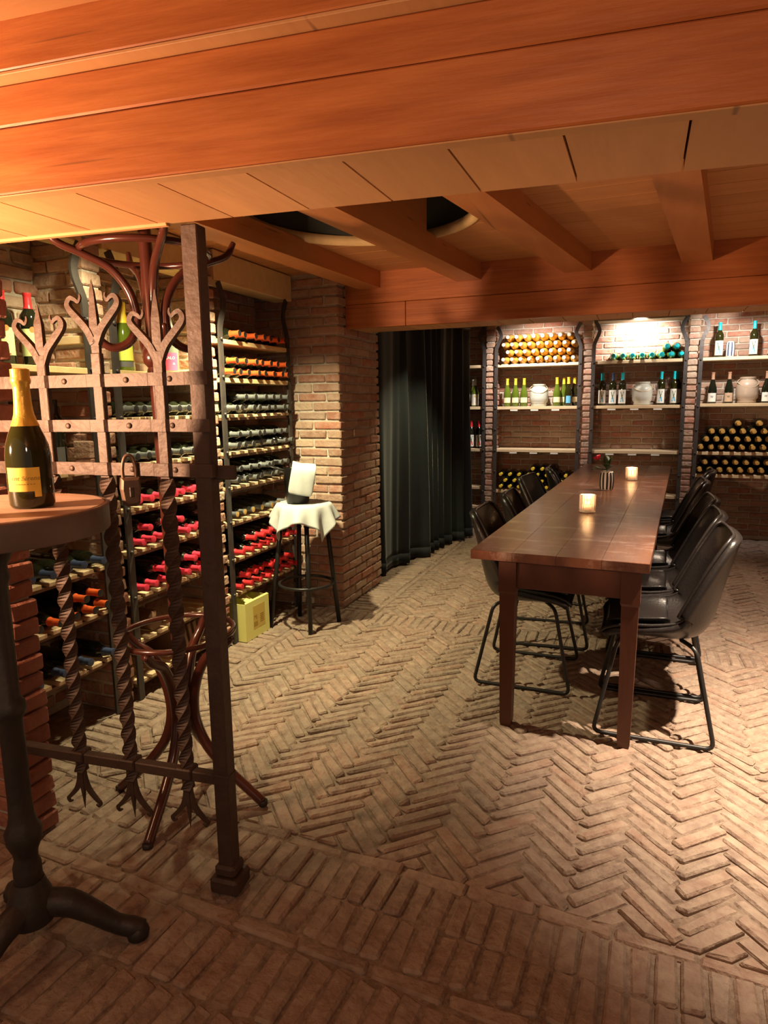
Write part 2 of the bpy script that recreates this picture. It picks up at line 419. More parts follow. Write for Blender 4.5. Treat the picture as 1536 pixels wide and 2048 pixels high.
for i, (c, kind, d) in enumerate(FL):
    if kind == 'r':
        L, W, M = d; me = brick_mesh(L, W, .052, 'floor_brick', random.randrange(6), 1.2, .0052)
        if i < 300: o = link('brick', me, floor); o.matrix_local = M
        else: rest.add([M @ v.co for v in me.vertices], [tuple(p.vertices) for p in me.polygons])
    else:
        poly, dz = d
        if i < 300:
            b = MB(); b.prism(poly, -.05, dz, .006, .006); b.build('brick', 'floor_brick', floor)
        else: rest.prism(poly, -.05, dz, .006, .006)
tag(rest.build('brick_field', 'floor_brick', floor), kind='stuff')

# ---- generic brick faces
def face_bricks(axis, fixed, out, a0, a1, z0, z1, L=.2, dep=.05, joint=.012, off=0):
    """running bond on a plane; axis 'x' (wall along X, faces -Y/+Y) or 'y' (wall along Y)."""
    it = []; k = 0; z = z0
    while z+BH <= z1+.002:
        a = a0; first = True
        if (k+off) % 2: seglen = [L*.5-joint/2]
        else: seglen = []
        while a < a1-.02:
            l = seglen.pop() if seglen else L
            if a+l > a1: l = a1-a
            l = round(l, 3)
            if l > .03:
                p = out*(dep/2-.012+random.uniform(-.004, .004)); c = a+l/2
                M = TR(c, fixed-p*0-out*dep/2+out*(.012+random.uniform(-.004, .004)), z+BH/2, 0, .008) if axis == 'x' else TR(fixed-out*dep/2+out*(.012+random.uniform(-.004, .004)), c, z+BH/2, math.pi/2, .008)
                it.append((l, dep, BH+random.choice((0, .002, -.002)), M))
            a += l+joint
        z += COURSE; k += 1
    return it

# ---- left wall behind the racks
wl = MB().box(-2.8, -2.53, 1.45, 4.7, -.05, 2.29).build('wall_left', 'wall_mortar')
struct(wl, 'old brick wall behind the wine racks on the left', 'wall')
emit_bricks(wl, face_bricks('y', -2.53, 1, 1.5, 4.02, .03, 2.25), 'wall_brick', 300, lambda it: (0 if in_view(it[3].translation) else 9)+(2.3-it[3].translation.z))
wn = MB().box(-2.95, -2.75, -.4, 1.45, -.05, 2.29).build('wall_left_near', 'plaster')
struct(wn, 'brick wall left of the viewer beside the round table', 'wall')

# ---- jamb pier that carries the gate
jp = MB().box(-2.75, -1.835, 1.412, 1.488, -.05, 1.866).build('wall_jamb', 'wall_mortar')
struct(jp, 'red brick pier at the left end of the iron gate', 'pier')
it = []
for k in range(29):
    x = -1.815+random.uniform(-.008, .008); z = .005+k*COURSE
    for l in ([.2]*5 if k % 2 == 0 else [.095]+[.2]*4):
        if z+BH < 1.87: it.append((l, .1, BH+.004, TR(x-l/2, 1.45, z+BH/2, 0, .02)))
        x -= l+.011
emit_bricks(jp, it, 'red_brick')

# ---- thin piers between the left bays
for n, yc in ((1, 2.29), (2, 3.10)):
    p = MB().box(-2.53, -2.255, yc-.042, yc+.042, -.05, 2.28).build('wall_pier', 'wall_mortar')
    struct(p, 'thin brick pier %s of the left wine rack' % ('between the near and middle bays' if n == 1 else 'between the middle and far bays'), 'pier')
    it = []
    for k in range(36):
        x = -2.235+random.uniform(-.009, .006); z = .003+k*COURSE
        for l in ((.2, .082) if k % 2 == 0 else (.095, .187)):
            it.append((l, .105, BH+random.uniform(-.003, .003), TR(x-l/2, yc+random.uniform(-.004, .004), z+BH/2, 0, .02))); x -= l+.011
    emit_bricks(p, [(a, b, round(c, 3), M) for a, b, c, M in it], 'wall_brick')

# ---- big brick pillar
pl = MB().box(-2.53, -1.905, 4.035, 4.72, -.05, 2.28).build('wall_pillar', 'wall_mortar')
struct(pl, 'square brick pillar beside the dark curtain', 'pillar')
it = []
for k in range(36):
    z = .003+k*COURSE; ev = k % 2 == 0; h = round(BH+random.choice((-.002, 0, .002)), 3)
    x = -1.89 if ev else -2.002; y = 4.02 if not ev else 4.132
    first = True
    while x > -2.5:
        l = .2 if (x-.2 > -2.53) else round(x+2.53, 3)
        if l > .04: it.append((l, .1, h, TR(x-l/2, 4.07+random.uniform(-.004, .004), z+BH/2, 0, .01)))
        x -= l+.012
    while y < 4.72:
        l = .2 if y+.2 < 4.735 else round(4.735-y, 3)
        if l > .04: it.append((l, .1, h, TR(-1.94+random.uniform(-.004, .004), y+l/2, z+BH/2, math.pi/2, .01)))
        y += l+.012
emit_bricks(pl, it, 'wall_brick', 300, lambda it: 0 if it[3].translation.x > -2.35 else 1)

# ---- wall behind the curtain, back wall with its piers, right wall
wc = MB().box(-2.8, -2.6, 4.7, 7.7, -.05, 2.3).build('wall_left_far', 'plaster'); struct(wc, 'dark wall behind the velvet curtain', 'wall')
wb = MB().box(-2.8, 2.3, 7.5, 7.7, -.05, 2.3).build('wall_back', 'wall_mortar'); struct(wb, 'brick wall behind the far bottle shelves', 'wall')
emit_bricks(wb, face_bricks('x', 7.5, -1, -2.0, 2.2, .03, 2.28), 'wall_brick', 300, lambda it: (0 if in_view(it[3].translation, 0) else 9)+abs(it[3].translation.z-1.55))
for n, xc in enumerate((-1.565, -.557, .442, 1.44)):
    p = MB().box(xc-.040, xc+.040, 7.225, 7.5, -.05, 2.28).build('wall_pier', 'wall_mortar')
    struct(p, ['thin brick pier nearest the curtain on the far wall', 'thin brick pier left of the brightly lit far bay', 'thin brick pier right of the brightly lit far bay', 'thin brick pier at the right end of the far wall'][n], 'pier')
    it = []
    for k in range(36):
        y = 7.205+random.uniform(-.006, .008); z = .003+k*COURSE
        for l in ((.2, .085) if k % 2 == 0 else (.095, .19)):
            it.append((l, .1, round(BH+random.uniform(-.003, .003), 3), TR(xc+random.uniform(-.004, .004), y+l/2, z+BH/2, math.pi/2, .02))); y += l+.011
    emit_bricks(p, it, 'wall_brick')
wr = MB().box(2.2, 2.4, -.4, 7.7, -.05, 2.3).build('wall_right', 'plaster'); struct(wr, 'brick wall right of the table', 'wall')

# ---- ceiling boards with the round opening
HC, HR = (-1.25, 2.93), .54
ceil = MB().box(-2.8, 2.3, 1.45, 2.3, 2.69, 2.72).build('ceiling', 'dark_wood')
struct(ceil, 'wooden board ceiling with a round opening between the joists', 'ceiling')
def board_y(y0, y1, xa, xb, z0=2.27, z1=2.295):
    g = .002
    segs = []
    if y1 < HC[1]-HR or y0 > HC[1]+HR or xa > HC[0]+HR: segs.append([(xa, y0+g), (xb, y0+g), (xb, y1-g), (xa, y1-g)])
    else:
        ys = [y0+g+(y1-y0-2*g)*i/8 for i in range(9)]
        hf = [math.sqrt(max(0, HR*HR-(q-HC[1])**2)) for q in ys]
        segs.append([(xa, ys[0])]+[(HC[0]-h, q) for h, q in zip(hf, ys)]+[(xa, ys[-1])])
        segs.append([(xb, ys[-1])]+[(HC[0]+h, q) for h, q in reversed(list(zip(hf, ys)))]+[(xb, ys[0])])
    for s in segs: MB().prism(s, z0, z1).build('plank', 'ceiling_board', ceil)
y = 1.40
while y < 4.3:
    board_y(y, y+.17, -2.78, 2.25); y += .17
y = 4.3
while y < 7.55:
    MB().box(-2.78, 2.25, y+.002, y+.258, 2.27, 2.295).build('plank', 'ceiling_board', ceil); y += .26
y = -.4
while y < 1.3:
    MB().box(-2.94, 2.25, y+.002, y+.198, 2.175, 2.2).build('plank', 'ceiling_board', ceil); y += .2
rim = MB(); rim.lathe([(HR+.012, 2.264), (HR-.012, 2.264), (HR-.012, 2.31), (HR+.012, 2.31), (HR+.012, 2.264)], 48, (HC[0], HC[1], 0), cap=False)
rim.build('opening_rim', 'pale_wood', ceil, True)
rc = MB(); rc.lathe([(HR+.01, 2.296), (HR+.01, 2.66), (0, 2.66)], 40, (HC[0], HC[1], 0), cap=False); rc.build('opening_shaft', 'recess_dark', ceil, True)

# ---- joists (they run slightly askew of the walls)
for n, (x0, sl) in enumerate(((-1.785, .065), (-1.117, .10), (-.466, .15), (.167, .11), (.82, .11), (1.47, .11))):
    q = MB().prism([(x0-sl*2.66, 1.48), (x0+.152-sl*2.66, 1.48), (x0+.152, 4.14), (x0, 4.14)], 2.165, 2.2698)
    if n == 1:
        f = lambda y: x0-sl*(4.14-y)
        q.prism([(f(2.42), 2.42), (f(2.42)+.152, 2.42), (f(3.30)+.152, 3.30), (f(3.30), 3.30)], 2.2699, 2.655)
    j = q.build('ceiling_joist', 'joist_wood')
    struct(j, ['ceiling joist nearest the wine rack', 'ceiling joist crossing under the round opening', 'ceiling joist right of the round opening', 'ceiling joist above the dining table', 'ceiling joist right of the dining table', 'ceiling joist beside the right wall'][n], 'joist')

# ---- near box beam: soffit planks, stepped fascia boards
NEAR = lambda x: 1.2+.098*(x+.356)
FAR = lambda x: 1.494+.092*(x+.356)
bm = empty('ceiling_beam', (0, 0, 0), label='wide boxed ceiling beam of stacked boards crossing above the gate', cat='beam'); tag(bm, kind='structure')
xs = [-2.79]+[-2.555+.2005*i for i in range(24)]
for a, b in zip(xs, xs[1:]):
    g = .0022
    MB().prism([(a+g, NEAR(a)+.004), (b-g, NEAR(b)+.004), (b-g, FAR(b)), (a+g, FAR(a))], 1.872, 1.892).build('soffit_plank', 'soffit_board', bm)
def xrun(z0, z1, d0, d1, name, m, xa=-2.78, xb=2.2, base=NEAR, par=None, ch=.004):
    b = MB(); b.cbox(0, 1, 0, 1, 0, 1, 0.0)
    L = xb-xa; b = MB(); b.cbox(0, L, d0, d1, z0, z1, ch)
    ang = math.atan2(base(xb)-base(xa), L); s = 1/math.cos(ang)
    b.xform(Matrix.Translation((xa, base(xa), 0)) @ Matrix.Rotation(ang, 4, 'Z') @ Matrix.Diagonal((s, 1, 1, 1)))
    return b.build(name, m, par)
xrun(1.868, 1.998, -.022, .02, 'fascia_board', 'beam_wood', par=bm)
xrun(2.0, 2.079, -.02, .02, 'fascia_board', 'beam_wood', par=bm)
xrun(2.086, 2.19, -.054, .0, 'fascia_board', 'beam_wood', par=bm)
xrun(2.0795, 2.0855, -.0535, .0, 'ledge_strip', 'soffit_board', par=bm, ch=.001)
xrun(1.8645, 1.8675, -.0215, .008, 'ledge_strip', 'soffit_board', par=bm, ch=.001)
xrun(1.893, 2.28, -.03, -.004, 'back_board', 'beam_wood', base=FAR, par=bm)
xrun(1.866, 1.878, -.012, .006, 'edge_trim', 'soffit_board', xa=-2.5, xb=-1.13, base=FAR, par=bm, ch=.002)

# ---- far box beam
fb = empty('ceiling_beam', (0, 0, 0), label='boxed ceiling beam carrying the joists in front of the far shelves', cat='beam'); tag(fb, kind='structure')
MB().cbox(-1.89, 2.2, 4.14, 4.18, 2.072, 2.272, .003).build('fascia_board', 'beam_wood', fb)
MB().cbox(-1.89, -1.462, 4.138, 4.18, 1.918, 2.070, .003).build('fascia_board', 'beam_wood', fb)
MB().cbox(-1.459, 2.2, 4.138, 4.18, 1.918, 2.070, .003).build('fascia_board', 'beam_wood', fb)
x = -1.88
while x < 2.0:
    MB().cbox(x+.002, x+.198, 4.182, 4.47, 1.922, 1.94, .002).build('soffit_plank', 'soffit_board', fb); x += .2
MB().cbox(-1.88, 2.2, 4.45, 4.475, 1.941, 2.27, .003).build('back_board', 'beam_wood', fb)

# ---- lintels over the left bays
for n, (a, b) in enumerate(((1.51, 2.235), (2.345, 3.045), (3.155, 4.015))):
    l = MB().cbox(-2.36, -2.225, a, b, 2.10, 2.265, .004).build('rack_lintel', 'pale_wood')
    struct(l, 'pale wooden lintel over the %s bay of the left wine rack' % ('near', 'middle', 'far')[n], 'lintel')

# ================================================================== RACKS
def upright(y, z1, side, label):
    """flat iron bar in front of the left rack; `side` bulges into the bay near the top."""
    u = empty('iron_upright', (-2.222, y, 0), label=label, cat='upright', group='iron uprights of the left wine rack')
    b = MB(); pts = [(0, 0, .002), (0, 0, 1.60), (0, 0, 1.80), (0, side*.004, 1.86), (0, side*.022, 1.91), (0, side*.040, 1.955), (0, side*.044, 2.0), (0, side*.026, 2.05), (0, side*.002, 2.095)]
    b.bar(pts, .012, .036, up=(1, 0, 0), sm=4); auto_smooth(b.build('flat_bar', 'rack_iron', u))
    for z in (1.79, 1.58, 1.37, 1.15, .945, .74, .515, .30):
        MB().lathe([(.009, -.006), (.009, .008), (.005, .012), (0, .012)], 8).build('bolt', 'rack_iron', u, True, (0.004, 0, z), (0, math.pi/2, 0))
    return u
upright(2.215, 2.1, -1, 'dark iron upright at the near side of the first thin brick pier')
upright(2.366, 2.1, 1, 'dark iron upright at the far side of the first thin brick pier')
upright(3.026, 2.1, -1, 'dark iron upright just behind the gate post, second thin brick pier')
upright(3.176, 2.1, 1, 'dark iron upright left of the orange-capped bottles')
upright(3.93, 2.1, -1, 'dark iron upright standing against the big brick pillar')

BAY = {'A': (1.53, 2.235, 'near bay by the jamb'), 'B': (2.345, 3.045, 'middle bay behind the gate'), 'C': (3.157, 3.95, 'far bay by the pillar')}
def shelf(bay, z, solid, nth):
    y0, y1, words_ = BAY[bay]
    s = empty('rack_shelf', (-2.37, (y0+y1)/2, z), label='%s wooden shelf of the wine rack, %s from top, %s' % ('solid' if solid else 'slatted', ORD[nth], words_), cat='shelf', group='shelves of the left wine rack')
    h = (y1-y0)/2-.006
    if solid:
        MB().cbox(-.145, .15, -h, h, -.026, 0, .002).build('board', 'pale_wood', s)
    else:
        me = MB().cbox(-.145, .15, -.03, .03, -.018, 0, .002).mesh('slat', 'shelf_wood')
        n = int((2*h+.026)/.0875); st = (2*h-.06)/(n-1)
        for i in range(n): link('slat', me, s, (random.uniform(-.003, .003), -h+.03+i*st, 0))
        for x in (-.10, .125): MB().cbox(x-.012, x+.012, -h, h, -.034, -.0185, .001).build('bearer', 'dark_wood', s)
    return s
LEV = {'A': [(1.585, 1), (1.15, 0), (.715, 0), (.51, 0), (.285, 0)],
       'B': [(1.585, 1), (1.37, 0), (1.15, 0), (.945, 0), (.742, 0), (.518, 0), (.30, 0), (.10, 0)],
       'C': [(1.79, 1), (1.575, 1), (1.367, 0), (1.15, 0), (.947, 0), (.74, 0), (.514, 0), (.30, 0)]}
for bay in 'ABC':
    for i, (z, so) in enumerate(LEV[bay]): shelf(bay, z, so, i)
batt = MB().cbox(-2.50, -2.26, 2.222, 2.237, 1.69, 1.725, .003).build('support_batten', 'shelf_wood')
tag(batt, 'short wooden batten fixed to the brick pier above green-labelled bottles', 'batten')

# ================================================================== BOTTLES
PROF = {
 'bordeaux': ([(0, 0), (.034, 0), (.0375, .005), (.0375, .19), (.0345, .211), (.021, .232), (.0150, .246), (.0140, .29), (.0155, .292), (.0155, .300), (0, .300)], .238, .302),
 'burgundy': ([(0, 0), (.037, 0), (.041, .006), (.041, .125), (.037, .155), (.025, .196), (.0165, .228), (.0142, .25), (.014, .288), (.0155, .29), (.0155, .298), (0, .298)], .232, .300),
 'champagne': ([(0, 0), (.039, 0), (.044, .008), (.044, .145), (.0415, .170), (.033, .205), (.0235, .236), (.0175, .262), (.015, .285), (.017, .29), (.017, .312), (0, .312)], .225, .322),
 'cuvee': ([(0, 0), (.044, 0), (.0485, .008), (.049, .05), (.0485, .118), (.0455, .143), (.038, .168), (.0285, .190), (.0215, .208), (.0185, .225), (.0165, .265), (.017, .284), (.019, .288), (.019, .310), (0, .312)], .195, .318),
 'tall': ([(0, 0), (.034, 0), (.0375, .005), (.0375, .20), (.035, .221), (.021, .246), (.0150, .262), (.0140, .315), (.0155, .317), (.0155, .328), (0, .328)], .258, .331),
}
def prof_r(kind, z):
    p = PROF[kind][0]
    for (r0, z0), (r1, z1) in zip(p, p[1:]):
        if z0 <= z <= z1 and z1 > z0: return r0+(r1-r0)*(z-z0)/(z1-z0)
    return p[-2][0]
_BM = {}
def glass_mesh(kind, gm, seg):
    k = ('g', kind, gm, seg)
    if k not in _BM: _BM[k] = MB().lathe(PROF[kind][0], seg).mesh('bottle_glass', gm, True)
    return _BM[k]
def cap_mesh(kind, cm, em, seg):
    k = ('c', kind, cm, em, seg)
    if k not in _BM:
        z0, z1 = PROF[kind][1:]; b = MB(); zs = [z0+(z1-z0)*t for t in (0, .15, .3, .5, .7, .84, .86, 1)]
        pr = [(prof_r(kind, min(z, z1-.003))+.0012+(.0006 if i >= 6 else 0), z) for i, z in enumerate(zs)]
        b.lathe(pr, seg, cap=False); b.cur = 1; b.lathe([(pr[-1][0], z1), (pr[-1][0]*.8, z1+.0008), (0, z1+.0008)], seg, cap=False)
        me = b.mesh('capsule', [cm, em or cm], True)
        try: me.set_sharp_from_angle(angle=R_(45))
        except Exception: pass
        _BM[k] = me
    return _BM[k]
def arc_patch(b, r, a0, a1, z0, z1, n=8, face=-math.pi/2):
    vs = []; fs = []
    for i in range(n+1):
        a = face+a0+(a1-a0)*i/n
        for z in (z0, z1): vs.append((r*math.cos(a), r*math.sin(a), z))
    for i in range(n): fs.append((2*i, 2*i+2, 2*i+3, 2*i+1))
    return b.add(vs, fs)
def label_mesh(kind, lm, z0, z1, half):
    k = ('l', kind, lm, z0, z1, half)
    if k not in _BM: _BM[k] = arc_patch(MB(), prof_r(kind, (z0+z1)/2)+.0008, -half, half, z0, z1, 10).mesh('paper_label', lm, True)
    return _BM[k]
def bottle(kind, gm, cm, loc, rot, label, group, em=None, paper=None, seg=14, name='wine_bottle', prints=None, cat='bottle'):
    o = link(name, glass_mesh(kind, gm, seg), None, loc, rot); tag(o, label, cat, group)
    if cm: link('capsule', cap_mesh(kind, cm, em, seg), o)
    if paper:
        p = link('paper_label', label_mesh(kind, *paper), o)
        if prints:
            for key, pm, fn in prints:
                kk = ('p', kind, key, pm)
                if kk not in _BM:
                    b = MB(); fn(b, prof_r(kind, .08)+.0016); _BM[kk] = b.mesh('print', pm)
                link('print', _BM[kk], p)
    return o
def strip(b, r, pts, wd, face=-math.pi/2):        # printed stroke on a label, pts in (metres across, height)
    for (u0, z0), (u1, z1) in zip(pts, pts[1:]):
        d = Vector((u1-u0, z1-z0)); n = Vector((-d.y, d.x)).normalized()*wd/2
        vs = []
        for u, z, s in ((u0, z0, 1), (u0, z0, -1), (u1, z1, -1), (u1, z1, 1)):
            uu, zz = u+n.x*s, z+n.y*s; a = face+uu/r; vs.append((r*math.cos(a), r*math.sin(a), zz))
        b.add(vs, [(0, 1, 2, 3)])
LIE = (0, math.pi/2, 0)
def lie_row(bay, z, nth, n, row, cap, gm='glass_dark', kind='bordeaux', em=None, cw='', skip=(), y_from=None, pitch=None, xo=0):
    y0, y1, wd = BAY[bay]; r = PROF[kind][0][3][0]
    pt = pitch or (y1-y0-.06)/8.0
    ys = (y_from if y_from is not None else y0+.03+pt/2)+(pt/2 if row else 0)
    zz = z+r+(math.sqrt(max(0, (2*r+.0025)**2-(pt/2)**2)) if row else 0)+.001
    c = 0
    for i in range(n):
        if i in skip: continue
        c += 1
        t = random.uniform(-.008, .008)
        x = -2.485+random.uniform(-.012, .016)+xo
        bottle(kind, gm, cap, (x, ys+i*pt, zz), (0, math.pi/2, t),
               '%s-capped bottle lying %s from left in %s row, %s shelf, %s' % (cw, ORD[c-1], 'upper' if row else 'lower', ORD[nth], wd),
               '%s-capped bottles in the left wine rack' % cw, em=em)
# far bay beside the pillar
lie_row('C', 1.79, 0, 7, 0, 'cap_orange', em='cap_black', cw='orange', y_from=3.30, pitch=.088)
lie_row('C', 1.575, 1, 8, 0, 'cap_orange', em='cap_black', cw='orange')
lie_row('C', 1.575, 1, 7, 1, 'cap_orange', em='cap_black', cw='orange')
lie_row('C', 1.367, 2, 8, 0, 'cap_silver', em='cap_black', cw='silver')
lie_row('C', 1.367, 2, 7, 1, 'cap_silver', em='cap_black', cw='silver', skip=(0,))
lie_row('C', 1.15, 3, 8, 0, 'cap_silver', em='cap_black', cw='silver')
lie_row('C', 1.15, 3, 7, 1, 'cap_silver', em='cap_black', cw='silver')
lie_row('C', .947, 4, 8, 0, 'cap_silver', em='cap_black', cw='silver')
lie_row('C', .947, 4, 7, 1, 'cap_silver', em='cap_black', cw='silver')
lie_row('C', .74, 5, 7, 0, 'cap_silver', em='cap_gold', cw='gold', kind='burgundy', pitch=.094, xo=-.018)
lie_row('C', .514, 6, 8, 0, 'cap_red', cw='red')
lie_row('C', .514, 6, 7, 1, 'cap_red', cw='red', skip=(0,))
lie_row('C', .30, 7, 8, 0, 'cap_red', cw='red')
lie_row('C', .30, 7, 7, 1, 'cap_red', cw='red')
# middle bay behind the gate
lie_row('B', 1.37, 1, 8, 0, 'cap_silver', em='cap_black', cw='silver')
lie_row('B', 1.15, 2, 8, 0, 'cap_silver', em='cap_black', cw='silver')
lie_row('B', .945, 3, 8, 0, 'cap_pink', cw='pink')
lie_row('B', .742, 4, 8, 0, 'cap_pink', cw='pink', skip=(3,))
lie_row('B', .742, 4, 7, 1, 'cap_pink', cw='pink', skip=(1, 4, 5))
lie_row('B', .518, 5, 8, 0, 'cap_pink', cw='pink')
lie_row('B', .518, 5, 7, 1, 'cap_pink', cw='pink', skip=(0, 3))
# near bay
lie_row('A', .715, 2, 5, 0, 'cap_blue', cw='blue', y_from=1.80, pitch=.088)
lie_row('A', .51, 3, 6, 0, 'cap_orange', em='cap_black', cw='orange', y_from=1.72, pitch=.09)
lie_row('A', .51, 3, 5, 1, 'cap_orange', em='cap_black', cw='orange', y_from=1.72, pitch=.09, skip=(0, 1, 2))
lie_row('A', .285, 4, 4, 0, 'cap_blue', cw='blue', y_from=1.78, pitch=.13)

# bottles standing on the top boards
FACE_CAM = lambda x, y: math.atan2(y, x)-math.pi/2+math.pi    # turn the label (local -Y) to the viewer
def stand_rot(x, y, extra=0): return (0, 0, math.atan2(-x, y)+extra)
def green_print(b, r):
    strip(b, r, [(.006, .050), (.020, .050)], .005)
def disc_print(b, r):
    n = 12; vs = [(r*math.cos(-math.pi/2+.010/r), r*math.sin(-math.pi/2+.010/r), .152)]
    for i in range(n):
        a = 2*math.pi*i/n; u = .010+.012*math.cos(a); vs.append((r*math.cos(-math.pi/2+u/r), r*math.sin(-math.pi/2+u/r), .152+.012*math.sin(a)))
    b.add(vs, [(0, 1+i, 1+(i+1) % n) for i in range(n)])
for i, (x, y) in enumerate(((-2.43, 1.985), (-2.40, 2.085))):
    o = bottle('bordeaux', 'glass_dark', 'cap_red', (x, y, 1.587), stand_rot(x, y), ['red-capped bottle with pale green label, left of the pair on top shelf', 'red-capped bottle with pale green label, right of the pair on top shelf'][i],
               'green-labelled bottles on the near top shelf', paper=('paper_green', .045, .155, 1.2), seg=20, prints=[('gp', 'ink_red', green_print), ('dp', 'ink_orange', disc_print)])
def text_mesh(s, size, align='CENTER'):
    cu = bpy.data.curves.new('t', 'FONT'); cu.body = s; cu.size = size; cu.align_x = align; cu.resolution_u = 2
    o = bpy.data.objects.new('t', cu); col.objects.link(o); bpy.context.view_layer.update()
    me = bpy.data.meshes.new_from_object(o.evaluated_get(bpy.context.evaluated_depsgraph_get()))
    vs = [tuple(v.co) for v in me.vertices]; fs = [tuple(p.vertices) for p in me.polygons]
    bpy.data.objects.remove(o); bpy.data.curves.remove(cu); bpy.data.meshes.remove(me)
    return vs, fs
def wrap_text(s, size, r, z, u0=0, italic=0, face=-math.pi/2, align='CENTER'):
    vs, fs = text_mesh(s, size, align); b = MB()
    b.add([(r*math.cos(face+(x+u0+y*italic)/r), r*math.sin(face+(x+u0+y*italic)/r), z+y) for x, y, _ in vs], fs)
    return b
x, y = -2.33, 2.545
o = bottle('champagne', 'glass_green', 'cap_yellow', (x, y, 1.587), stand_rot(x, y), 'green sparkling bottle with lime label, left half hidden by the coat stand', 'bottles on the middle top board', paper=('paper_lime', .05, .12, 1.0), seg=20)
link('neck_label', label_mesh('champagne', 'paper_dark', .02, .045, 1.0), o)
x, y = -2.31, 2.85
o = bottle('champagne', 'glass_smoke', 'foil_white', (x, y, 1.587), stand_rot(x, y), 'grey bottle with white foil and pink square label on middle top board', 'bottles on the middle top board', paper=('paper_pink', .015, .105, .85), seg=20)
p = o.children[1]
wrap_text('CALO', .020, .0455, .072, -.002).build('print', 'ink_white', p)
wrap_text('Sa', .014, .0455, .045, .016, .3).build('print', 'ink_white', p)
for i, (x, y) in enumerate(((-2.36, 2.13), (-2.38, 1.95))):
    bottle('bordeaux', 'glass_dark', 'cap_black', (x, y, 1.152), stand_rot(x, y), ['dark wine bottle with charcoal label standing beside brick offcuts', 'dark wine bottle standing deep in the near rack bay'][i], 'dark bottles standing in the near bay', paper=('paper_dark', .03, .10, .9), seg=18)
for i, (yy, zz, hh) in enumerate(((2.20, 1.152, .045), (2.20, 1.198, .075))):
    bb = MB().cbox(-.05, .05, -.022, .022, 0, hh, .005, .002).build('brick_offcut', 'wall_brick', None, False, (-2.27, yy, zz)); tag(bb, ['pale lower brick offcut lying on the near rack shelf', 'red upper brick offcut resting on a paler one'][i], 'brick', 'brick offcuts on the near shelf')
# odd dark things at the bottom of the middle bay
lg = MB().lathe([(0, 0), (.05, 0), (.052, .01), (.052, .25), (.05, .26), (0, .26)], 14).build('wooden_cask_stave', 'dark_wood', None, True, (-2.50, 2.52, .355), (0, math.pi/2, 0)); tag(lg, 'dark round wooden log lying on a low shelf behind coat stand', 'log')
for i in range(4):
    b = MB().cbox(-.13, .13, -.012, .012, -.075, .075, .002).build('wooden_board', 'dark_wood', None, False, (-2.37, 2.70+i*.045, .181), (R_(12), 0, 0)); tag(b, 'dark wooden board leaning on the lowest shelf, %s from left' % ORD[i], 'board', 'dark boards on the lowest rack shelf')

# ================================================================== IRON GATE
GX, GY, GA = -1.08, 1.451, R_(5.5)
gate = empty('iron_gate', (GX, GY, 0), GA, 'wrought iron gate with twisted bars and curled spear tops under the beam', 'gate')
b = MB().cbox(-.0235, .0235, -.0225, .0225, .03, 1.868, .003); b.build('post', 'gate_iron', gate)
b = MB(); b.cbox(-.045, .045, -.045, .045, .0, .05, .008); b.cbox(-.033, .033, -.033, .033, .05, .085, .008); b.build('post_foot', 'gate_iron', gate)
BARS = (-.502, -.318, -.124)
for bi, bx in enumerate(BARS):
    b = MB(); b.cbox(bx-.015, bx+.015, -.009, .009, 1.215, 1.565, .002)
    n = 90; tp = [(bx, 0, .30+(.925)*i/n) for i in range(n+1)]
    b.bar(tp, .031, .031, up=(1, 0, 0), twist=2*math.pi*4.6)
    bar = b.build('bar', 'gate_iron', gate)
    b = MB(); tip = (1.705, 1.758, 1.722)[bi]
    b.bar([(bx, 0, 1.555), (bx, 0, 1.60), (bx, 0, 1.65), (bx, 0, tip-.03), (bx, 0, tip)], .030, .014, up=(1, 0, 0), r=[.75, .9, .85, .45, .06])
    b.build('spear_tip', 'gate_iron', bar)
    for s in (-1, 1):
        zt = (1.655, 1.705, 1.655)[bi]
        pts = [(bx+s*.004, 0, zt-.115), (bx+s*.022, 0, zt-.078), (bx+s*.052, 0, zt-.045), (bx+s*.074, 0, zt-.022), (bx+s*.080, 0, zt-.006), (bx+s*.070, 0, zt+.008), (bx+s*.056, 0, zt+.004), (bx+s*.047, 0, zt-.003), (bx+s*.040, 0, zt+.007), (bx+s*.041, 0, zt+.018)]
        b = MB(); b.bar(pts, .017, .020, up=(0, 1, 0), sm=4, r=[1.0, 1, .95, .85, .75, .62, .5, .42, .34, .2])
        auto_smooth(b.build('curl', 'gate_iron', bar), 50)
        pts = [(bx+s*.004, 0, .315), (bx+s*.008, 0, .275), (bx+s*.022, 0, .238), (bx+s*.048, 0, .208), (bx+s*.060, 0, .197), (bx+s*.055, 0, .186), (bx+s*.044, 0, .190)]
        b = MB(); b.bar(pts, .012, .016, up=(0, 1, 0), sm=4, r=[1, 1, .9, .75, .6, .5, .3]); auto_smooth(b.build('claw', 'gate_iron', bar), 50)
    b = MB(); b.bar([(bx, 0, .32), (bx, 0, .26), (bx, 0, .17)], .018, .018, up=(1, 0, 0), r=[1, .8, .06]); b.build('spike', 'gate_iron', bar)
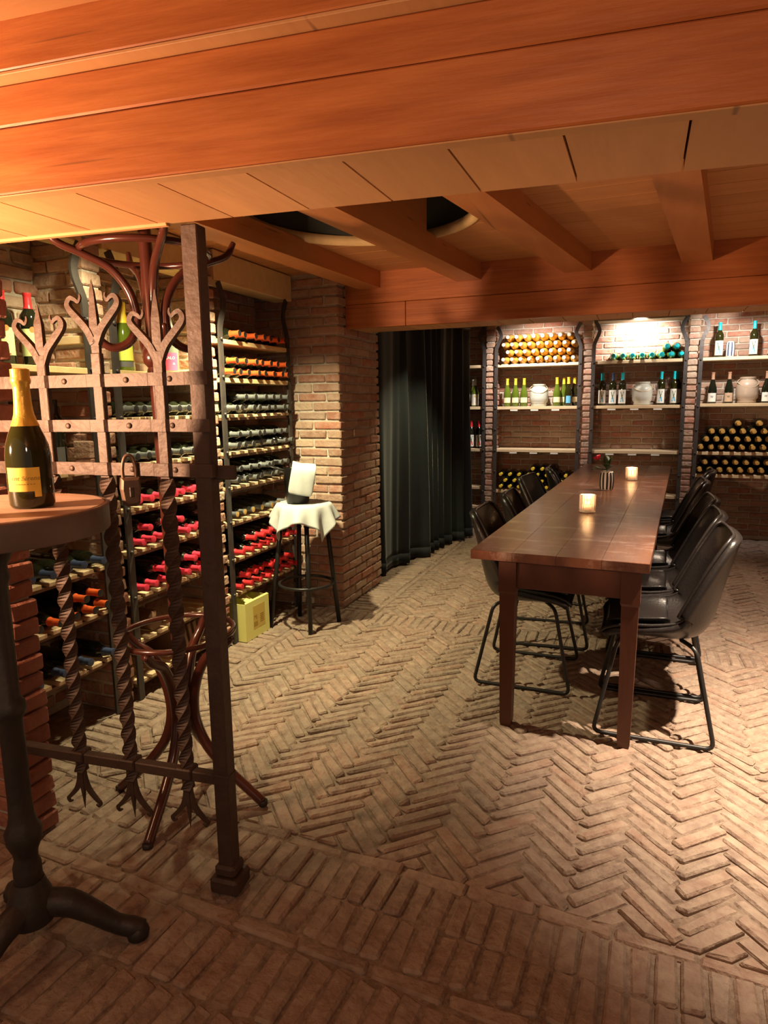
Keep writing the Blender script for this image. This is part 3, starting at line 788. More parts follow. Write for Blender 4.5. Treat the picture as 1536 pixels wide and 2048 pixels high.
def band(z, h, x0, nm):
    b = MB(); pts = [(x0, -.022)]; H_ = .017
    for bx in BARS: pts += [(bx-.030, -.016), (bx-.022, -.024), (bx+.022, -.024), (bx+.030, -.016)]
    pts += [(-.040, -.020), (-.032, -.030), (.034, -.030), (.036, -.02)]
    k = len(pts); vs = []; fs = []
    for x_, y_ in pts:
        vs += [(x_, y_, z-h), (x_, y_, z+h), (x_, y_+.009, z+h), (x_, y_+.009, z-h)]
    for i in range(k-1):
        for q in range(4): fs.append((4*i+q, 4*i+(q+1) % 4, 4*i+4+(q+1) % 4, 4*i+4+q))
    fs += [(0, 3, 2, 1), tuple(4*(k-1)+q for q in range(4))]
    b.add([(x_, y_, z_) for x_, y_, z_ in vs], [f[::-1] for f in fs]); o = b.build(nm, 'gate_iron', gate)
    for rx in (-.42, -.22, -.085):
        MB().lathe([(.0085, -.002), (.0075, .0015), (.004, .003), (0, .0032)], 10).build('rivet', 'gate_iron', o, True, (rx, -.0175, z), (math.pi/2, 0, 0))
band(1.491, .017, -.735, 'band'); band(1.369, .0165, -.735, 'band'); band(1.250, .0175, -.735, 'band')
bb = MB(); bb.cbox(-.72, .0, -.017, .013, .334, .366, .003)
for bx in BARS+(0,): bb.cbox(bx-.026, bx+.026, -.024, .024, .338, .372, .004)
bb.build('bottom_rail', 'gate_iron', gate)
bb = MB(); bb.tube([(-.725, 0, .18), (-.725, 0, 1.52)], .011, 8); bb.build('hinge_rod', 'gate_iron', gate, True)
bb = MB(); bb.cbox(.024, .085, -.006, .010, 1.225, 1.262, .003); bb.build('latch', 'gate_iron', gate)
# padlock hanging on the third band
pk = empty('padlock', (GX-.215*math.cos(GA), GY-.215*math.sin(GA)-.034, 1.155), GA+R_(48), 'old rusty iron padlock hanging from the lowest gate band', 'padlock')
b = MB(); poly = [(-.021, .004), (-.012, -.004), (.012, -.004), (.021, .004), (.026, .045), (.023, .075), (-.023, .075), (-.026, .045)]
k = len(poly); vs = [(x_, -.011, z_) for x_, z_ in poly]+[(x_, .011, z_) for x_, z_ in poly]+[(x_*.8, -.016, .037+(z_-.037)*.8) for x_, z_ in poly]+[(x_*.8, .016, .037+(z_-.037)*.8) for x_, z_ in poly]
fs = [(i, k+i, k+(i+1) % k, (i+1) % k) for i in range(k)]+[(2*k+i, i, (i+1) % k, 2*k+(i+1) % k) for i in range(k)]+[(k+i, 3*k+i, 3*k+(i+1) % k, k+(i+1) % k) for i in range(k)]
fs += [tuple(2*k+i for i in range(k)), tuple(3*k+i for i in range(k))[::-1]]
b.add(vs, fs); b.build('lock_body', 'brass_lock', pk)
b = MB(); b.tube([(-.016, 0, .068), (-.017, 0, .10), (-.010, 0, .128), (0, 0, .135), (.010, 0, .128), (.017, 0, .10), (.016, 0, .068)], .0048, 8, sm=4); b.build('shackle', 'brass_lock', pk, True)
b = MB(); b.cbox(-.006, .006, -.020, -.015, .022, .05, .002); b.build('keyhole_cover', 'gate_iron', pk)

# ================================================================== BENTWOOD COAT STAND
cs = empty('coat_stand', (-1.478, 1.775, 0), 0, 'dark red bentwood coat stand behind the iron gate', 'coat stand', rot=(0, R_(-.9), 0))
b = MB(); b.lathe([(0, .12), (.016, .12), (.020, .14), (.021, .3), (.021, 1.50), (.026, 1.52), (.026, 1.535), (.021, 1.55), (.021, 1.98), (.024, 2.0), (.015, 2.02), (0, 2.025)], 18); b.build('pole', 'bentwood', cs, True)
b = MB(); b.lathe([(.021, 1.545), (.034, 1.56), (.038, 1.58), (.034, 1.60), (.021, 1.615)], 18); b.build('collar', 'bentwood', cs, True)
def radial(pr, a): return [(r*math.cos(a), r*math.sin(a), z) for r, z in pr]
for k in range(4):
    a = R_(-38)+k*math.pi/2
    b = MB(); b.tube(radial([(.292, 1.965), (.262, 1.918), (.19, 1.888), (.115, 1.852), (.065, 1.79), (.046, 1.72), (.050, 1.665), (.078, 1.622), (.125, 1.607), (.160, 1.63), (.178, 1.665)], a), [.009, .012, .013, .014, .0145, .0145, .0145, .014, .013, .012, .009], 10, sm=5)
    b.build('arm', 'bentwood', cs, True)
b = MB(); b.tube([(.196*math.cos(t*math.pi/20), .196*math.sin(t*math.pi/20), 1.905) for t in range(40)], .0115, 10, closed=True); b.build('top_ring', 'bentwood', cs, True)
for k in range(4):
    a = R_(-80)+k*math.pi/2
    b = MB(); b.tube(radial([(.205, .625), (.165, .585), (.105, .545), (.065, .47), (.045, .38), (.050, .30), (.085, .215), (.15, .135), (.225, .065), (.282, .014)], a), [.013, .016, .018, .0185, .019, .019, .0185, .018, .0175, .017], 10, sm=5)
    lg_ = b.build('leg', 'bentwood', cs, True)
    p_ = radial([(.284, 0)], a)[0]
    MB().lathe([(.015, 0), (.017, .004), (.017, .02), (0, .022)], 10).build('foot_cap', 'cast_iron', lg_, True, p_)
b = MB(); b.tube([(.196*math.cos(t*math.pi/20), .196*math.sin(t*math.pi/20), .635) for t in range(40)], .0105, 10, closed=True); b.build('umbrella_ring', 'bentwood', cs, True)

# ================================================================== ROUND STANDING TABLE
RT = (-1.42, 1.065)
rt = empty('standing_table', (*RT, 0), R_(10), 'round standing table with wooden top, iron rim and cast iron pedestal', 'table')
TZ = 1.19
b = MB(); b.lathe([(0, TZ-.03), (.252, TZ-.03), (.258, TZ-.004), (.254, TZ), (0, TZ)], 48); auto_smooth(b.build('top', 'round_top_wood', rt))
b = MB(); b.lathe([(.248, TZ-.062), (.264, TZ-.062), (.266, TZ-.058), (.266, TZ-.004), (.263, TZ-.001), (.2585, TZ-.001), (.2585, TZ-.029), (.248, TZ-.029)], 48, cap=False); auto_smooth(b.build('rim', 'rim_iron', rt))
b = MB(); b.lathe([(.030, .20), (.034, .22), (.034, .26), (.028, .28), (.030, .30), (.042, .33), (.044, .36), (.034, .38), (.030, .40), (.028, .44), (.028, .66), (.036, .675), (.040, .69), (.036, .705), (.027, .72), (.026, 1.0), (.034, 1.02), (.030, 1.05), (.06, 1.11), (.10, 1.128)], 20); auto_smooth(b.build('pedestal_column', 'cast_iron', rt))
b = MB(); b.lathe([(.03, .10), (.055, .105), (.062, .14), (.05, .18), (.042, .20), (.036, .22)], 20); auto_smooth(b.build('hub', 'cast_iron', rt))
for k in range(3):
    a = R_(22)+k*2*math.pi/3
    b = MB(); b.tube(radial([(.03, .145), (.09, .135), (.15, .095), (.20, .055), (.245, .035), (.275, .03)], a), [.036, .034, .028, .024, .026, .018], 10, sm=4)
    f_ = b.build('pedestal_foot', 'cast_iron', rt, True)
    p_ = radial([(.255, 0)], a)[0]
    b = MB(); b.lathe([(.02, 0), (.028, .006), (.03, .022), (.022, .04), (0, .046)], 12); b.build('paw', 'cast_iron', f_, True, p_)
bx, by = -1.332, 1.118
hb = bottle('cuvee', 'glass_olive', None, (bx, by, TZ+.001), stand_rot(bx, by), 'green sparkling wine bottle with gold foil on the round standing table', None, seg=40, name='champagne_bottle')
fo = MB(); zz = [.188, .20, .215, .235, .265, .282, .287, .292, .298, .308, .316, .318]
fo.lathe([(prof_r('cuvee', min(z, .309))+.0012+(.0012 if .286 < z < .295 else 0)-(.004 if z > .317 else 0), z) for z in zz]+[(0, .3185)], 32, cap=False)
auto_smooth(fo.build('gold_foil', 'foil_gold', hb), 50)
lab = arc_patch(MB(), .0496, -1.15, .42, .040, .095, 16); arc_patch(lab, .0496, .12, .42, .027, .040, 6)
lo = lab.build('paper_label', 'paper_yellow', hb, True)
wrap_text('ent Sérene', .0145, .0501, .066, -.012, .25).build('print', 'ink_brown', lo)
q = MB()
for k in range(7): strip(q, .0501, [(-.034+k*.0065, .057), (-.030+k*.0065, .057)], .0016)
q.build('print', 'ink_brown', lo)
# votive glass at the picture's left edge
vt = empty('votive_glass', (-1.335, .955, TZ+.001), 0, 'clear glass candle holder beside the sparkling bottle on the round table', 'candle holder')
b = MB(); b.lathe([(0, .0), (.028, 0), (.031, .004), (.036, .09), (.034, .09), (.029, .012), (0, .012)], 24, cap=False); b.build('glass', 'ribbed_glass', vt, True)
b = MB(); b.lathe([(0, .013), (.026, .013), (.026, .04), (0, .04)], 18); b.build('candle', 'wax', vt, True)

# ================================================================== STOOL, CLOTH, BUCKET
ST = (-1.96, 3.60)
st = empty('bar_stool', (*ST, 0), R_(0), 'black metal bar stool under a white cloth in front of the pillar', 'stool')
feet = [(-1.858, 3.447), (-1.80, 3.74), (-2.175, 3.50), (-2.105, 3.76)]
for fx, fy in feet:
    d = Vector((fx-ST[0], fy-ST[1])); n = d.normalized()
    b = MB(); b.tube([(d.x, d.y, .0), (n.x*.135, n.y*.135, .775)], .0145, 12); b.build('leg', 'black_metal', st, True)
b = MB(); b.tube([(.172*math.cos(t*math.pi/16), .172*math.sin(t*math.pi/16), .29) for t in range(32)], .010, 8, closed=True); b.build('foot_ring', 'black_metal', st, True)
b = MB(); b.lathe([(0, .77), (.155, .77), (.165, .778), (.165, .795), (.16, .80), (0, .80)], 32); b.build('seat', 'black_metal', st, True)
cl = MB(); n = 44; S = .575; Rr = .168; vs = []; fs = []
for i in range(n+1):
    for j in range(n+1):
        x_ = (i/n-.5)*S; y_ = (j/n-.5)*S; d = math.hypot(x_, y_); a = math.atan2(y_, x_)
        if d <= Rr: vs.append((x_, y_, .003+.0015*math.sin(x_*60)*math.sin(y_*47)))
        else:
            e = d-Rr; fold = .5+.5*math.cos(4*a+.5)+.55*math.sin(11*a+.6)
            h = Rr+.012*(1-math.exp(-e*40))+min(e, .2)*(.10+.24*fold)
            vs.append((h*math.cos(a), h*math.sin(a), .003-e*(.90-.10*fold)+.004*math.exp(-e*60)))
for i in range(n):
    for j in range(n): q = i*(n+1)+j; fs.append((q, q+n+1, q+n+2, q+1))
cl.add(vs, fs); co = cl.build('stool_cloth', 'cloth_white', None, True, (*ST, .803), (0, 0, R_(20))); tag(co, 'white cloth draped over the bar stool with hanging corners', 'cloth')
m_ = co.modifiers.new('thick', 'SOLIDIFY'); m_.thickness = .002; m_.offset = 1
BK = (ST[0]-.035, ST[1]-.01, .812)
bk = empty('ice_bucket', BK, R_(35), 'black ice bucket with ring handle standing on the white stool cloth', 'bucket')
b = MB(); b.lathe([(0, 0), (.066, 0), (.071, .006), (.086, .205), (.089, .21), (.085, .21), (.068, .012), (0, .010)], 32, cap=False); auto_smooth(b.build('pail', 'black_metal', bk))
b = MB(); b.tube([(-.132+.055*math.cos(t*math.pi/10), .05*math.sin(t*math.pi/10), .222-.018*math.cos(t*math.pi/10)) for t in range(20)], .004, 8, closed=True); b.build('ring_handle', 'black_metal', bk, True)
nk = MB(); pts = [(-.098, .055), (-.101, .12), (-.104, .19), (-.100, .228), (-.07, .240), (-.02, .246), (.03, .240), (.07, .228)]
n = len(pts); wd = .076; vs = []; fs = []
for k, (yy, zz) in enumerate(pts):
    for j in range(9):
        u = j/8*2-1; bow = .010*(1-u*u) if k < 4 else .004*math.sin(u*3+k)
        vs.append((u*wd*(1-.05*k/n), yy-bow*(1 if k < 4 else 0)-.003*math.sin(j*1.9+k*1.3), zz+(.006*math.sin(k+u*2.5) if k >= 4 else 0)))
for k in range(n-1):
    for j in range(8): q = k*9+j; fs.append((q, q+1, q+10, q+9))
nk.add(vs, fs); no = nk.build('napkin', 'cloth_white', None, True, (BK[0], BK[1], BK[2]+.002), (0, R_(11), R_(30))); tag(no, 'folded white napkin hung over the black ice bucket', 'napkin')
m_ = no.modifiers.new('thick', 'SOLIDIFY'); m_.thickness = .007; m_.offset = 1
m_ = no.modifiers.new('sub', 'SUBSURF'); m_.levels = 1; m_.render_levels = 1

# yellow carton
cx_ = empty('carton_box', (-2.238, 3.335, 0), R_(-1), 'open yellow cardboard wine box under the lowest red-capped bottles', 'box')
b = MB(); b.box(-.075, -.072, -.13, .13, 0, .225); b.box(.072, .075, -.13, .13, 0, .235); b.box(-.072, .072, -.13, -.127, 0, .235); b.box(-.072, .072, .127, .13, 0, .235); b.box(-.072, .072, -.127, .127, 0, .004)
b.build('carton', 'box_yellow', cx_)
for nm_, vs in (('flap', [(.075, -.13, .235), (.075, .13, .235), (.066, .12, .242), (.066, -.12, .242)]), ('flap', [(.072, -.10, .236), (.072, -.03, .236), (-.06, .02, .262), (-.06, -.05, .262)])):
    b = MB(); b.add(vs+[(x_, y_, z_+.003) for x_, y_, z_ in vs], [(0, 1, 2, 3), (4, 5, 6, 7), (0, 1, 5, 4), (1, 2, 6, 5), (2, 3, 7, 6), (3, 0, 4, 7)]); b.build(nm_, 'box_yellow', cx_)
pn = MB(); pn.box(.0751, .0756, -.050, .080, .055, .20); po = pn.build('printed_panel', 'ink_gold', cx_)
def flat_text(s, size, x_, y_, z_): vs, fs = text_mesh(s, size); return MB().add([(x_, y_+a, z_+c) for a, c, _ in vs], fs)
flat_text('MJ', .036, .0762, -.025, .118).build('print', 'ink_brown', po)
pr = MB()
for k in range(9): pr.box(.0757, .0762, -.045+k*.0048, -.0425+k*.0048, .072, .100)
for k in range(5): pr.box(.0757, .0762, .025, .065, .085+k*.012, .089+k*.012)
pr.build('print', 'ink_brown', po)

# ================================================================== DINING TABLE
dt = empty('dining_table', (-.298, 2.645, 0), R_(-2.6), 'long worn reddish brown wooden dining table on tapered legs', 'table')
LEN = 4.10; WF, WB = .355, .392; TT = .80
nb = 4
for k in range(nb):
    f0, f1 = -1+2*k/nb, -1+2*(k+1)/nb; g = .0005
    q = MB().prism([(f0*WF+g, .0+(.002 if k % 2 else 0)), (f1*WF-g, .0), (f1*WB-g, LEN), (f0*WB+g, LEN)], TT-.038, TT, .0025, .0012)
    q.build('board', 'table_wood', dt)
def tleg(x, y):
    b = MB(); a, c = .037, .025
    vs = []
    for z, h in ((TT-.039, a), (TT-.18, a), (TT-.19, a-.004), (.02, c), (0, c-.003)):
        vs += [(x-h, y-h, z), (x+h, y-h, z), (x+h, y+h, z), (x-h, y+h, z)]
    fs = [(0, 1, 2, 3)]+[(4*i+q, 4*i+4+q, 4*i+4+(q+1) % 4, 4*i+(q+1) % 4) for i in range(4) for q in range(4)]+[(19, 18, 17, 16)]
    b.add(vs, fs); b.build('leg', 'table_leg_wood', dt)
for y_ in (.075, LEN-.12):
    tleg(-.205, y_); tleg(.288, y_)
MB().cbox(-.17, .253, .055, .085, TT-.165, TT-.040, .003).build('apron', 'table_leg_wood', dt)
MB().cbox(-.17, .253, LEN-.125, LEN-.095, TT-.165, TT-.040, .003).build('apron', 'table_leg_wood', dt)
for x_ in (-.21, .293): MB().cbox(x_-.014, x_+.014, .115, LEN-.16, TT-.165, TT-.040, .003).build('apron', 'table_leg_wood', dt)

def tpos(px, py): v = Matrix.Rotation(R_(-2.6), 3, 'Z') @ Vector((px, py, 0)); return (-.298+v.x, 2.645+v.y)
def ribbed(name, x, y, label, h):
    t = empty(name, (x, y, TT+.001), .3, label, 'candle holder', 'ribbed glass candle holders on the dining table')
    b = MB(); N = 40; vs = []; fs = []
    prof = [(.037, 0), (.043, .004), (.043, h*.33), (.0425, h*.66), (.043, h), (.038, h), (.037, .012), (.0, .012)]
    for j, (r, z) in enumerate(prof):
        for i in range(N):
            a = 2*math.pi*i/N; sq = 1/max(abs(math.cos(a)), abs(math.sin(a))); rr = r*(.82+.18*min(sq, 1.3))*(1+(.035 if i % 2 else -.035)*(1 if j < 5 else 0)); vs.append((rr*math.cos(a), rr*math.sin(a), z))
    for j in range(len(prof)-1):
        for i in range(N): k = (i+1) % N; fs.append((j*N+i, j*N+k, (j+1)*N+k, (j+1)*N+i))
    fs.append(tuple(range(N))[::-1]); b.add(vs, fs); b.build('glass', 'ribbed_glass', t)
    b = MB(); b.lathe([(0, .0125), (.026, .0125), (.026, .035), (0, .034)], 18); b.build('candle', 'wax', t, True)
    b = MB(); b.lathe([(0, .040), (.005, .046), (.006, .053), (.003, .064), (0, .072)], 10); b.build('flame', 'flame', t, True)
    l = bpy.data.lights.new('candle_light', 'POINT'); l.energy = 1.1; l.color = (1, .6, .3); l.shadow_soft_size = .012
    o = bpy.data.objects.new('candle_light', l); col.objects.link(o); o.parent = t; o.location = (0, 0, .085)
    return t
ribbed('candle_holder', -.262, 3.80, 'ribbed glass candle holder with lit candle nearest the table front', .098)
ribbed('candle_holder', -.055, 5.46, 'ribbed glass candle holder with lit candle behind the striped vase', .098)
vx, vy = -.21, 4.80
vs_ = empty('striped_vase', (vx, vy, TT+.001), 0, 'small black and cream striped vase on the dining table', 'vase')
vp = [(.040, 0), (.046, .006), (.050, .03), (.052, .07), (.050, .10), (.045, .125), (.042, .13)]
b = MB(); b.lathe([(0, 0)]+[(r-.002, z) for r, z in vp]+[(r-.006, z) for r, z in vp[:0:-1]]+[(0, .008)], 32, cap=False); b.build('vase_body', 'ceramic_white', vs_, True)
for k in range(12):
    a0 = 2*math.pi*k/12; b = MB(); b.lathe([(r, z) for r, z in vp[1:-1]], 3, a0=a0, a1=a0+.25, closed=False, cap=False); b.build('stripe', 'ceramic_black', vs_, True)
rs = empty('red_rose', (vx, vy, TT+.012), 0, 'red rose with dark leaves standing in the striped vase', 'flower')
b = MB(); b.tube([(0, 0, 0), (0, 0, .12), (-.02, -.01, .16), (-.055, -.02, .205)], .003, 6, sm=4); b.build('stem', 'leaf', rs, True)
for k in range(9):
    a = k*2.4; s_ = .012+.0018*k; b = MB(); vs = []; fs = []
    for i in range(4):
        for j in range(4):
            u, v = i/3*2-1, j/3; w_ = s_*(.55+.6*math.sin(v*2.4)); ang = a+u*1.0
            rr = s_*(.35+.75*v*(.6+.05*k)); vs.append((rr*math.cos(ang), rr*math.sin(ang), v*(.034-.001*k)))
    for i in range(3):
        for j in range(3): q = i*4+j; fs.append((q, q+4, q+5, q+1))
    b.add(vs, fs); o = b.build('petal', 'petal', rs, True, (-.057, -.02, .20), (R_(-20), R_(-35), 0)); o.modifiers.new('t', 'SOLIDIFY').thickness = .0015
for k, (a, tilt, L_, z0) in enumerate(((.4, .3, .11, .135), (2.9, 1.15, .10, .125), (5.2, .9, .08, .13), (1.7, .5, .12, .14), (3.9, .25, .10, .15), (4.6, .7, .07, .14), (3.3, 1.35, .11, .125))):
    b = MB(); vs = []; fs = []
    for i in range(6):
        t = i/5; w_ = .024*math.sin(math.pi*min(1, t*.95+.05))+.001; dr = L_*t; up_ = dr*math.cos(tilt)-.02*t*t; hr = dr*math.sin(tilt)
        for s_ in (-1, 0, 1): vs.append((hr*math.cos(a)-s_*w_*math.sin(a), hr*math.sin(a)+s_*w_*math.cos(a), up_+abs(s_)*.004))
    for i in range(5):
        for j in range(2): q = i*3+j; fs.append((q, q+3, q+4, q+1))
    b.add(vs, fs); b.build('leaf', 'leaf', rs, True, (0, 0, z0)).modifiers.new('t', 'SOLIDIFY').thickness = .001

# ================================================================== CHAIRS
def make_chair():
    t = empty('bucket_chair', (0, 0, 0))
    prof = [(.215, .432), (.195, .452), (.13, .462), (.03, .452), (-.06, .442), (-.125, .445), (-.168, .470), (-.192, .52), (-.208, .59), (-.224, .67), (-.242, .75), (-.258, .82), (-.268, .862), (-.272, .875)]
    half = [.185, .205, .218, .224, .228, .232, .236, .238, .238, .234, .226, .214, .195, .165]
    curl = [.012, .02, .032, .05, .075, .10, .118, .118, .105, .085, .065, .045, .028, .018]
    n = len(prof); mv = 12; V = []
    for i in range(n):
        p0 = Vector(prof[max(0, i-1)]); p1 = Vector(prof[min(n-1, i+1)]); d = (p1-p0).normalized(); nr = Vector((-d.y, d.x))*-1   # inner normal
        if nr.dot(Vector((.3, .6))) < 0: nr = -nr
        for j in range(mv+1):
            u = j/mv*2-1; k = abs(u)**2.6*curl[i]; w_ = half[i]*(u*(1-.10*abs(u)**3*min(1, curl[i]/.1)))
            V.append((prof[i][0]+nr.x*k, w_, prof[i][1]+nr.y*k))
    fs = []
    for i in range(n-1):
        for j in range(mv): q = i*(mv+1)+j; fs.append((q, q+1, q+mv+2, q+mv+1))
    b = MB(); b.add(V, fs); sh = b.build('seat_shell', 'leather', t, True)
    m = sh.modifiers.new('sub', 'SUBSURF'); m.levels = 1; m.render_levels = 1
    m = sh.modifiers.new('thick', 'SOLIDIFY'); m.thickness = .034; m.offset = -1
    ring = [j for j in range(mv+1)]+[i*(mv+1)+mv for i in range(1, n)]+[(n-1)*(mv+1)+j for j in range(mv-1, -1, -1)]+[i*(mv+1) for i in range(n-2, 0, -1)]
    b = MB(); b.tube([V[k] for k in ring], .0075, 6, closed=True, sm=2); b.build('piping', 'leather', sh, True)
    b = MB(); b.add([(x+.006, y*.80, z+.010) for x, y, z in V[(mv+1)*1:(mv+1)*5]], [f for f in fs[:mv*3]]); pd = b.build('seat_pad', 'leather', t, True); m = pd.modifiers.new('thick', 'SOLIDIFY'); m.thickness = .016; m.offset = 1; m = pd.modifiers.new('sub', 'SUBSURF'); m.levels = 1; m.render_levels = 1
    for s in (-1, 1):
        def rnd(pts, r=.035):
            out = [pts[0]]
            for a, c, d in zip(pts, pts[1:], pts[2:]):
                a, c, d = Vector(a), Vector(c), Vector(d); e = (a-c).normalized()*r; f = (d-c).normalized()*r
                for t_ in (0, .25, .5, .75, 1): out.append(c+e*(1-t_)**2+f*t_**2)
            return out+[pts[-1]]
        pts = rnd([(-.10, s*.12, .422), (-.155, s*.175, .405), (-.238, s*.232, .010), (.235, s*.232, .010), (.150, s*.175, .415), (.10, s*.12, .430)])
        b = MB(); b.tube(pts, .0092, 8); b.build('sled_leg', 'black_metal', t, True)
    b = MB(); b.tube([(-.10, -.125, .422), (-.10, .125, .422)], .009, 8); b.tube([(.10, -.125, .430), (.10, .125, .430)], .009, 8); b.build('cross_bar', 'black_metal', t, True)
    return t
def copy_tree(o, parent=None):
    c = o.copy(); col.objects.link(c); c.parent = parent
    for ch in list(o.children): copy_tree(ch, c)
    return c
proto = make_chair()
CH = [(.100, 3.005, 180, 'black leather bucket chair on the right, nearest the viewer'), (.105, 3.512, 179, 'black leather bucket chair on the right, second from the front'), (.125, 4.03, 180, 'black leather bucket chair on the right, third from the front'),
      (.150, 4.90, 178, 'black leather bucket chair on the right, fourth from the front'), (.255, 5.62, 172, 'black leather bucket chair on the right, farthest from the viewer'),
      (-.500, 3.335, 0, 'black leather bucket chair on the left, nearest the viewer'), (-.475, 3.95, 4, 'black leather bucket chair on the left, second from the front'), (-.520, 4.85, -6, 'black leather bucket chair on the left, third from the front'), (-.425, 5.53, 8, 'black leather bucket chair on the left, farthest from the viewer')]
for i, (x, y, a, lb) in enumerate(CH):
    o = proto if i == 0 else copy_tree(proto)
    o.location = (x, y, 0.001); o.rotation_euler = (0, 0, R_(a)); tag(o, lb, 'chair', 'bucket chairs around the dining table')

# ================================================================== CURTAIN
cu = MB(); NP = 220; NZ = 14; vs = []; fs = []; th = .004
P0, P1 = Vector((-2.02, 4.76)), Vector((-1.70, 6.72)); dv = (P1-P0); nv = Vector((-dv.y, dv.x)).normalized()
for k in range(NZ+1):
    z = .012+(2.14-.012)*k/NZ; f = k/NZ
    for i in range(NP+1):
        t = i/NP; amp = (.060-.030*f)*(.75+.45*math.sin(t*13+2)+.2*math.sin(t*31))
        ph = 2*math.pi*(9.5*t+.55*math.sin(t*8.3+1)+.22*math.sin(t*21))+.5*math.sin(f*2.6+t*9)
        p = P0+dv*(t+.004*math.sin(f*3+t*40))+nv*(amp*math.sin(ph)+.018*math.sin(ph*2+1)*(1-f*.6)); vs.append((p.x, p.y, z))
for k in range(NZ):
    for i in range(NP): q = k*(NP+1)+i; fs.append((q, q+1, q+NP+2, q+NP+1))
cu.add(vs, fs); cr = empty('velvet_curtain', (0, 0, 0), label='long dark velvet curtain hanging between pillar and far shelves', cat='curtain')
o = cu.build('drape', 'velvet', cr, True); m = o.modifiers.new('t', 'SOLIDIFY'); m.thickness = .005
b = MB(); b.tube([(-2.03, 4.74, 2.165), (-1.69, 6.76, 2.165)], .012, 10); b.build('rail', 'black_metal', cr, True)
hm = MB(); vs = []; fs = []
for k in range(2):
    for i in range(NP+1): x_, y_, z_ = cu.v[(k)*(NP+1)+i]; vs.append((x_+nv.x*-.004, y_+nv.y*-.004, .012+k*.09))
for i in range(NP): fs.append((i, i+1, NP+2+i, NP+1+i))
hm.add(vs, fs); hm.build('hem', 'velvet', cr, True).modifiers.new('t', 'SOLIDIFY').thickness = .003

# ================================================================== FAR SHELVES
FBAY = {1: (-2.12, -1.635, 'bay by the curtain'), 2: (-1.497, -.625, 'bay left of the bright one'), 3: (-.488, .374, 'brightly lit bay'), 4: (.512, 1.375, 'rightmost bay')}
FLEV = {1: [1.82, 1.37, .905, .48, .26], 2: [1.82, 1.367, .905, .45], 3: [1.82, 1.367, .905, .45], 4: [1.82, 1.377, .905, .68]}
for bay, zs in FLEV.items():
    a, c, wd = FBAY[bay]
    for i, z in enumerate(zs):
        s = empty('wall_shelf', ((a+c)/2, 7.34, z), label='plain wooden far shelf, %s from top, %s' % (ORD[i], wd), cat='shelf', group='shelf boards on the far wall')
        MB().cbox(a-(a+c)/2, c-(a+c)/2, -.135, .14, -.032, 0, .003).build('board', 'shelf_wood', s)
        if bay in (2, 3) and i in (1, 2):
            for q in range(3): MB().box(-.28+q*.22, -.20+q*.22, -.137, -.1355, -.047, -.033).build('price_tag', 'paper_white', s)
for n, xc in enumerate((-1.565, -.557, .442)):
    for s in (-1, 1):
        u = empty('iron_upright', (xc+s*.066, 7.192, 0), label='dark iron upright on the %s side of the %s far pier' % ('left' if s < 0 else 'right', ORD[n]), cat='upright', group='iron uprights of the far shelves')
        b = MB(); b.bar([(0, 0, .002), (0, 0, 1.7), (0, 0, 1.95), (s*.004, 0, 1.99), (s*.022, 0, 2.04), (s*.042, 0, 2.085), (s*.048, 0, 2.125), (s*.032, 0, 2.17), (s*.006, 0, 2.215)], .036, .012, up=(1, 0, 0), sm=4); auto_smooth(b.build('flat_bar', 'rack_iron', u))
        for z in (1.80, 1.58, 1.35, 1.12, .89, .66, .43): MB().lathe([(.010, -.006), (.010, .008), (.005, .012), (0, .012)], 8).build('bolt', 'rack_iron', u, True, (0, -.004, z), (math.pi/2, 0, 0))
led = MB().cbox(-.485, .372, 7.20, 7.49, 2.215, 2.26, .004).build('shelf_canopy', 'plaster'); tag(led, 'pale ledge closing the top of the brightly lit far bay', 'ledge')

BACK = (math.pi/2, 0, 0)
def lie_far(xs, z, kind, gm, cm, em, what, row, where, grp, y=7.482):
    for i, x in enumerate(xs):
        bottle(kind, gm, cm, (x, y+random.uniform(-.006, .006), z), BACK, '%s lying %s from left in %s row, %s' % (what, ORD[i], ORD[row], where), grp, em=em, seg=12)
R0 = .0445; ST_ = .0765
for r in range(4):
    xs = [-1.418+.0905*i+(.0452 if r % 2 else 0) for i in range(9 if r % 2 == 0 else 8)]
    lie_far(xs, 1.8215+R0+r*.0772, 'champagne', 'glass_amber', 'cap_gold', 'cap_ivory', 'amber bottle', r, 'counted upwards, far top shelf', 'amber bottles on the far top shelf')
for r, xs in enumerate(([-1.432+.1*i for i in range(8)], [-1.382+.1*i for i in range(8)], [-1.432+.1*i for i in range(8)], [-1.082+.1*i for i in range(3)])):
    lie_far(xs, .4515+.0415+r*.067, 'burgundy', 'glass_dark', 'cap_yellow', None, 'yellow-capped dark bottle', r, 'counted upwards, lowest far shelf', 'yellow-capped bottles on the low far shelf')
lie_far([-.299+.0905*i for i in range(8)], 1.8215+R0, 'champagne', 'glass_green', 'cap_teal', None, 'teal-capped bottle', 0, 'brightly lit top shelf', 'teal-capped bottles on the bright shelf')
lie_far([-.299+.0905*5.5, -.299+.0905*6.5], 1.8215+R0+.0772, 'champagne', 'glass_green', 'cap_teal', None, 'teal-capped bottle', 1, 'brightly lit top shelf', 'teal-capped bottles on the bright shelf')
for r, xs in enumerate(([.562+.0905*i for i in range(9)], [.607+.0905*i for i in range(8)], [.652+.0905*i for i in range(7)], [.8785, 1.0595])):
    lie_far(xs, .9065+R0+r*.0772, 'champagne', 'glass_dark', 'cap_gold', None, 'gold-capped dark bottle', r, 'counted upwards, rightmost third shelf', 'gold-capped bottles on the right shelves')
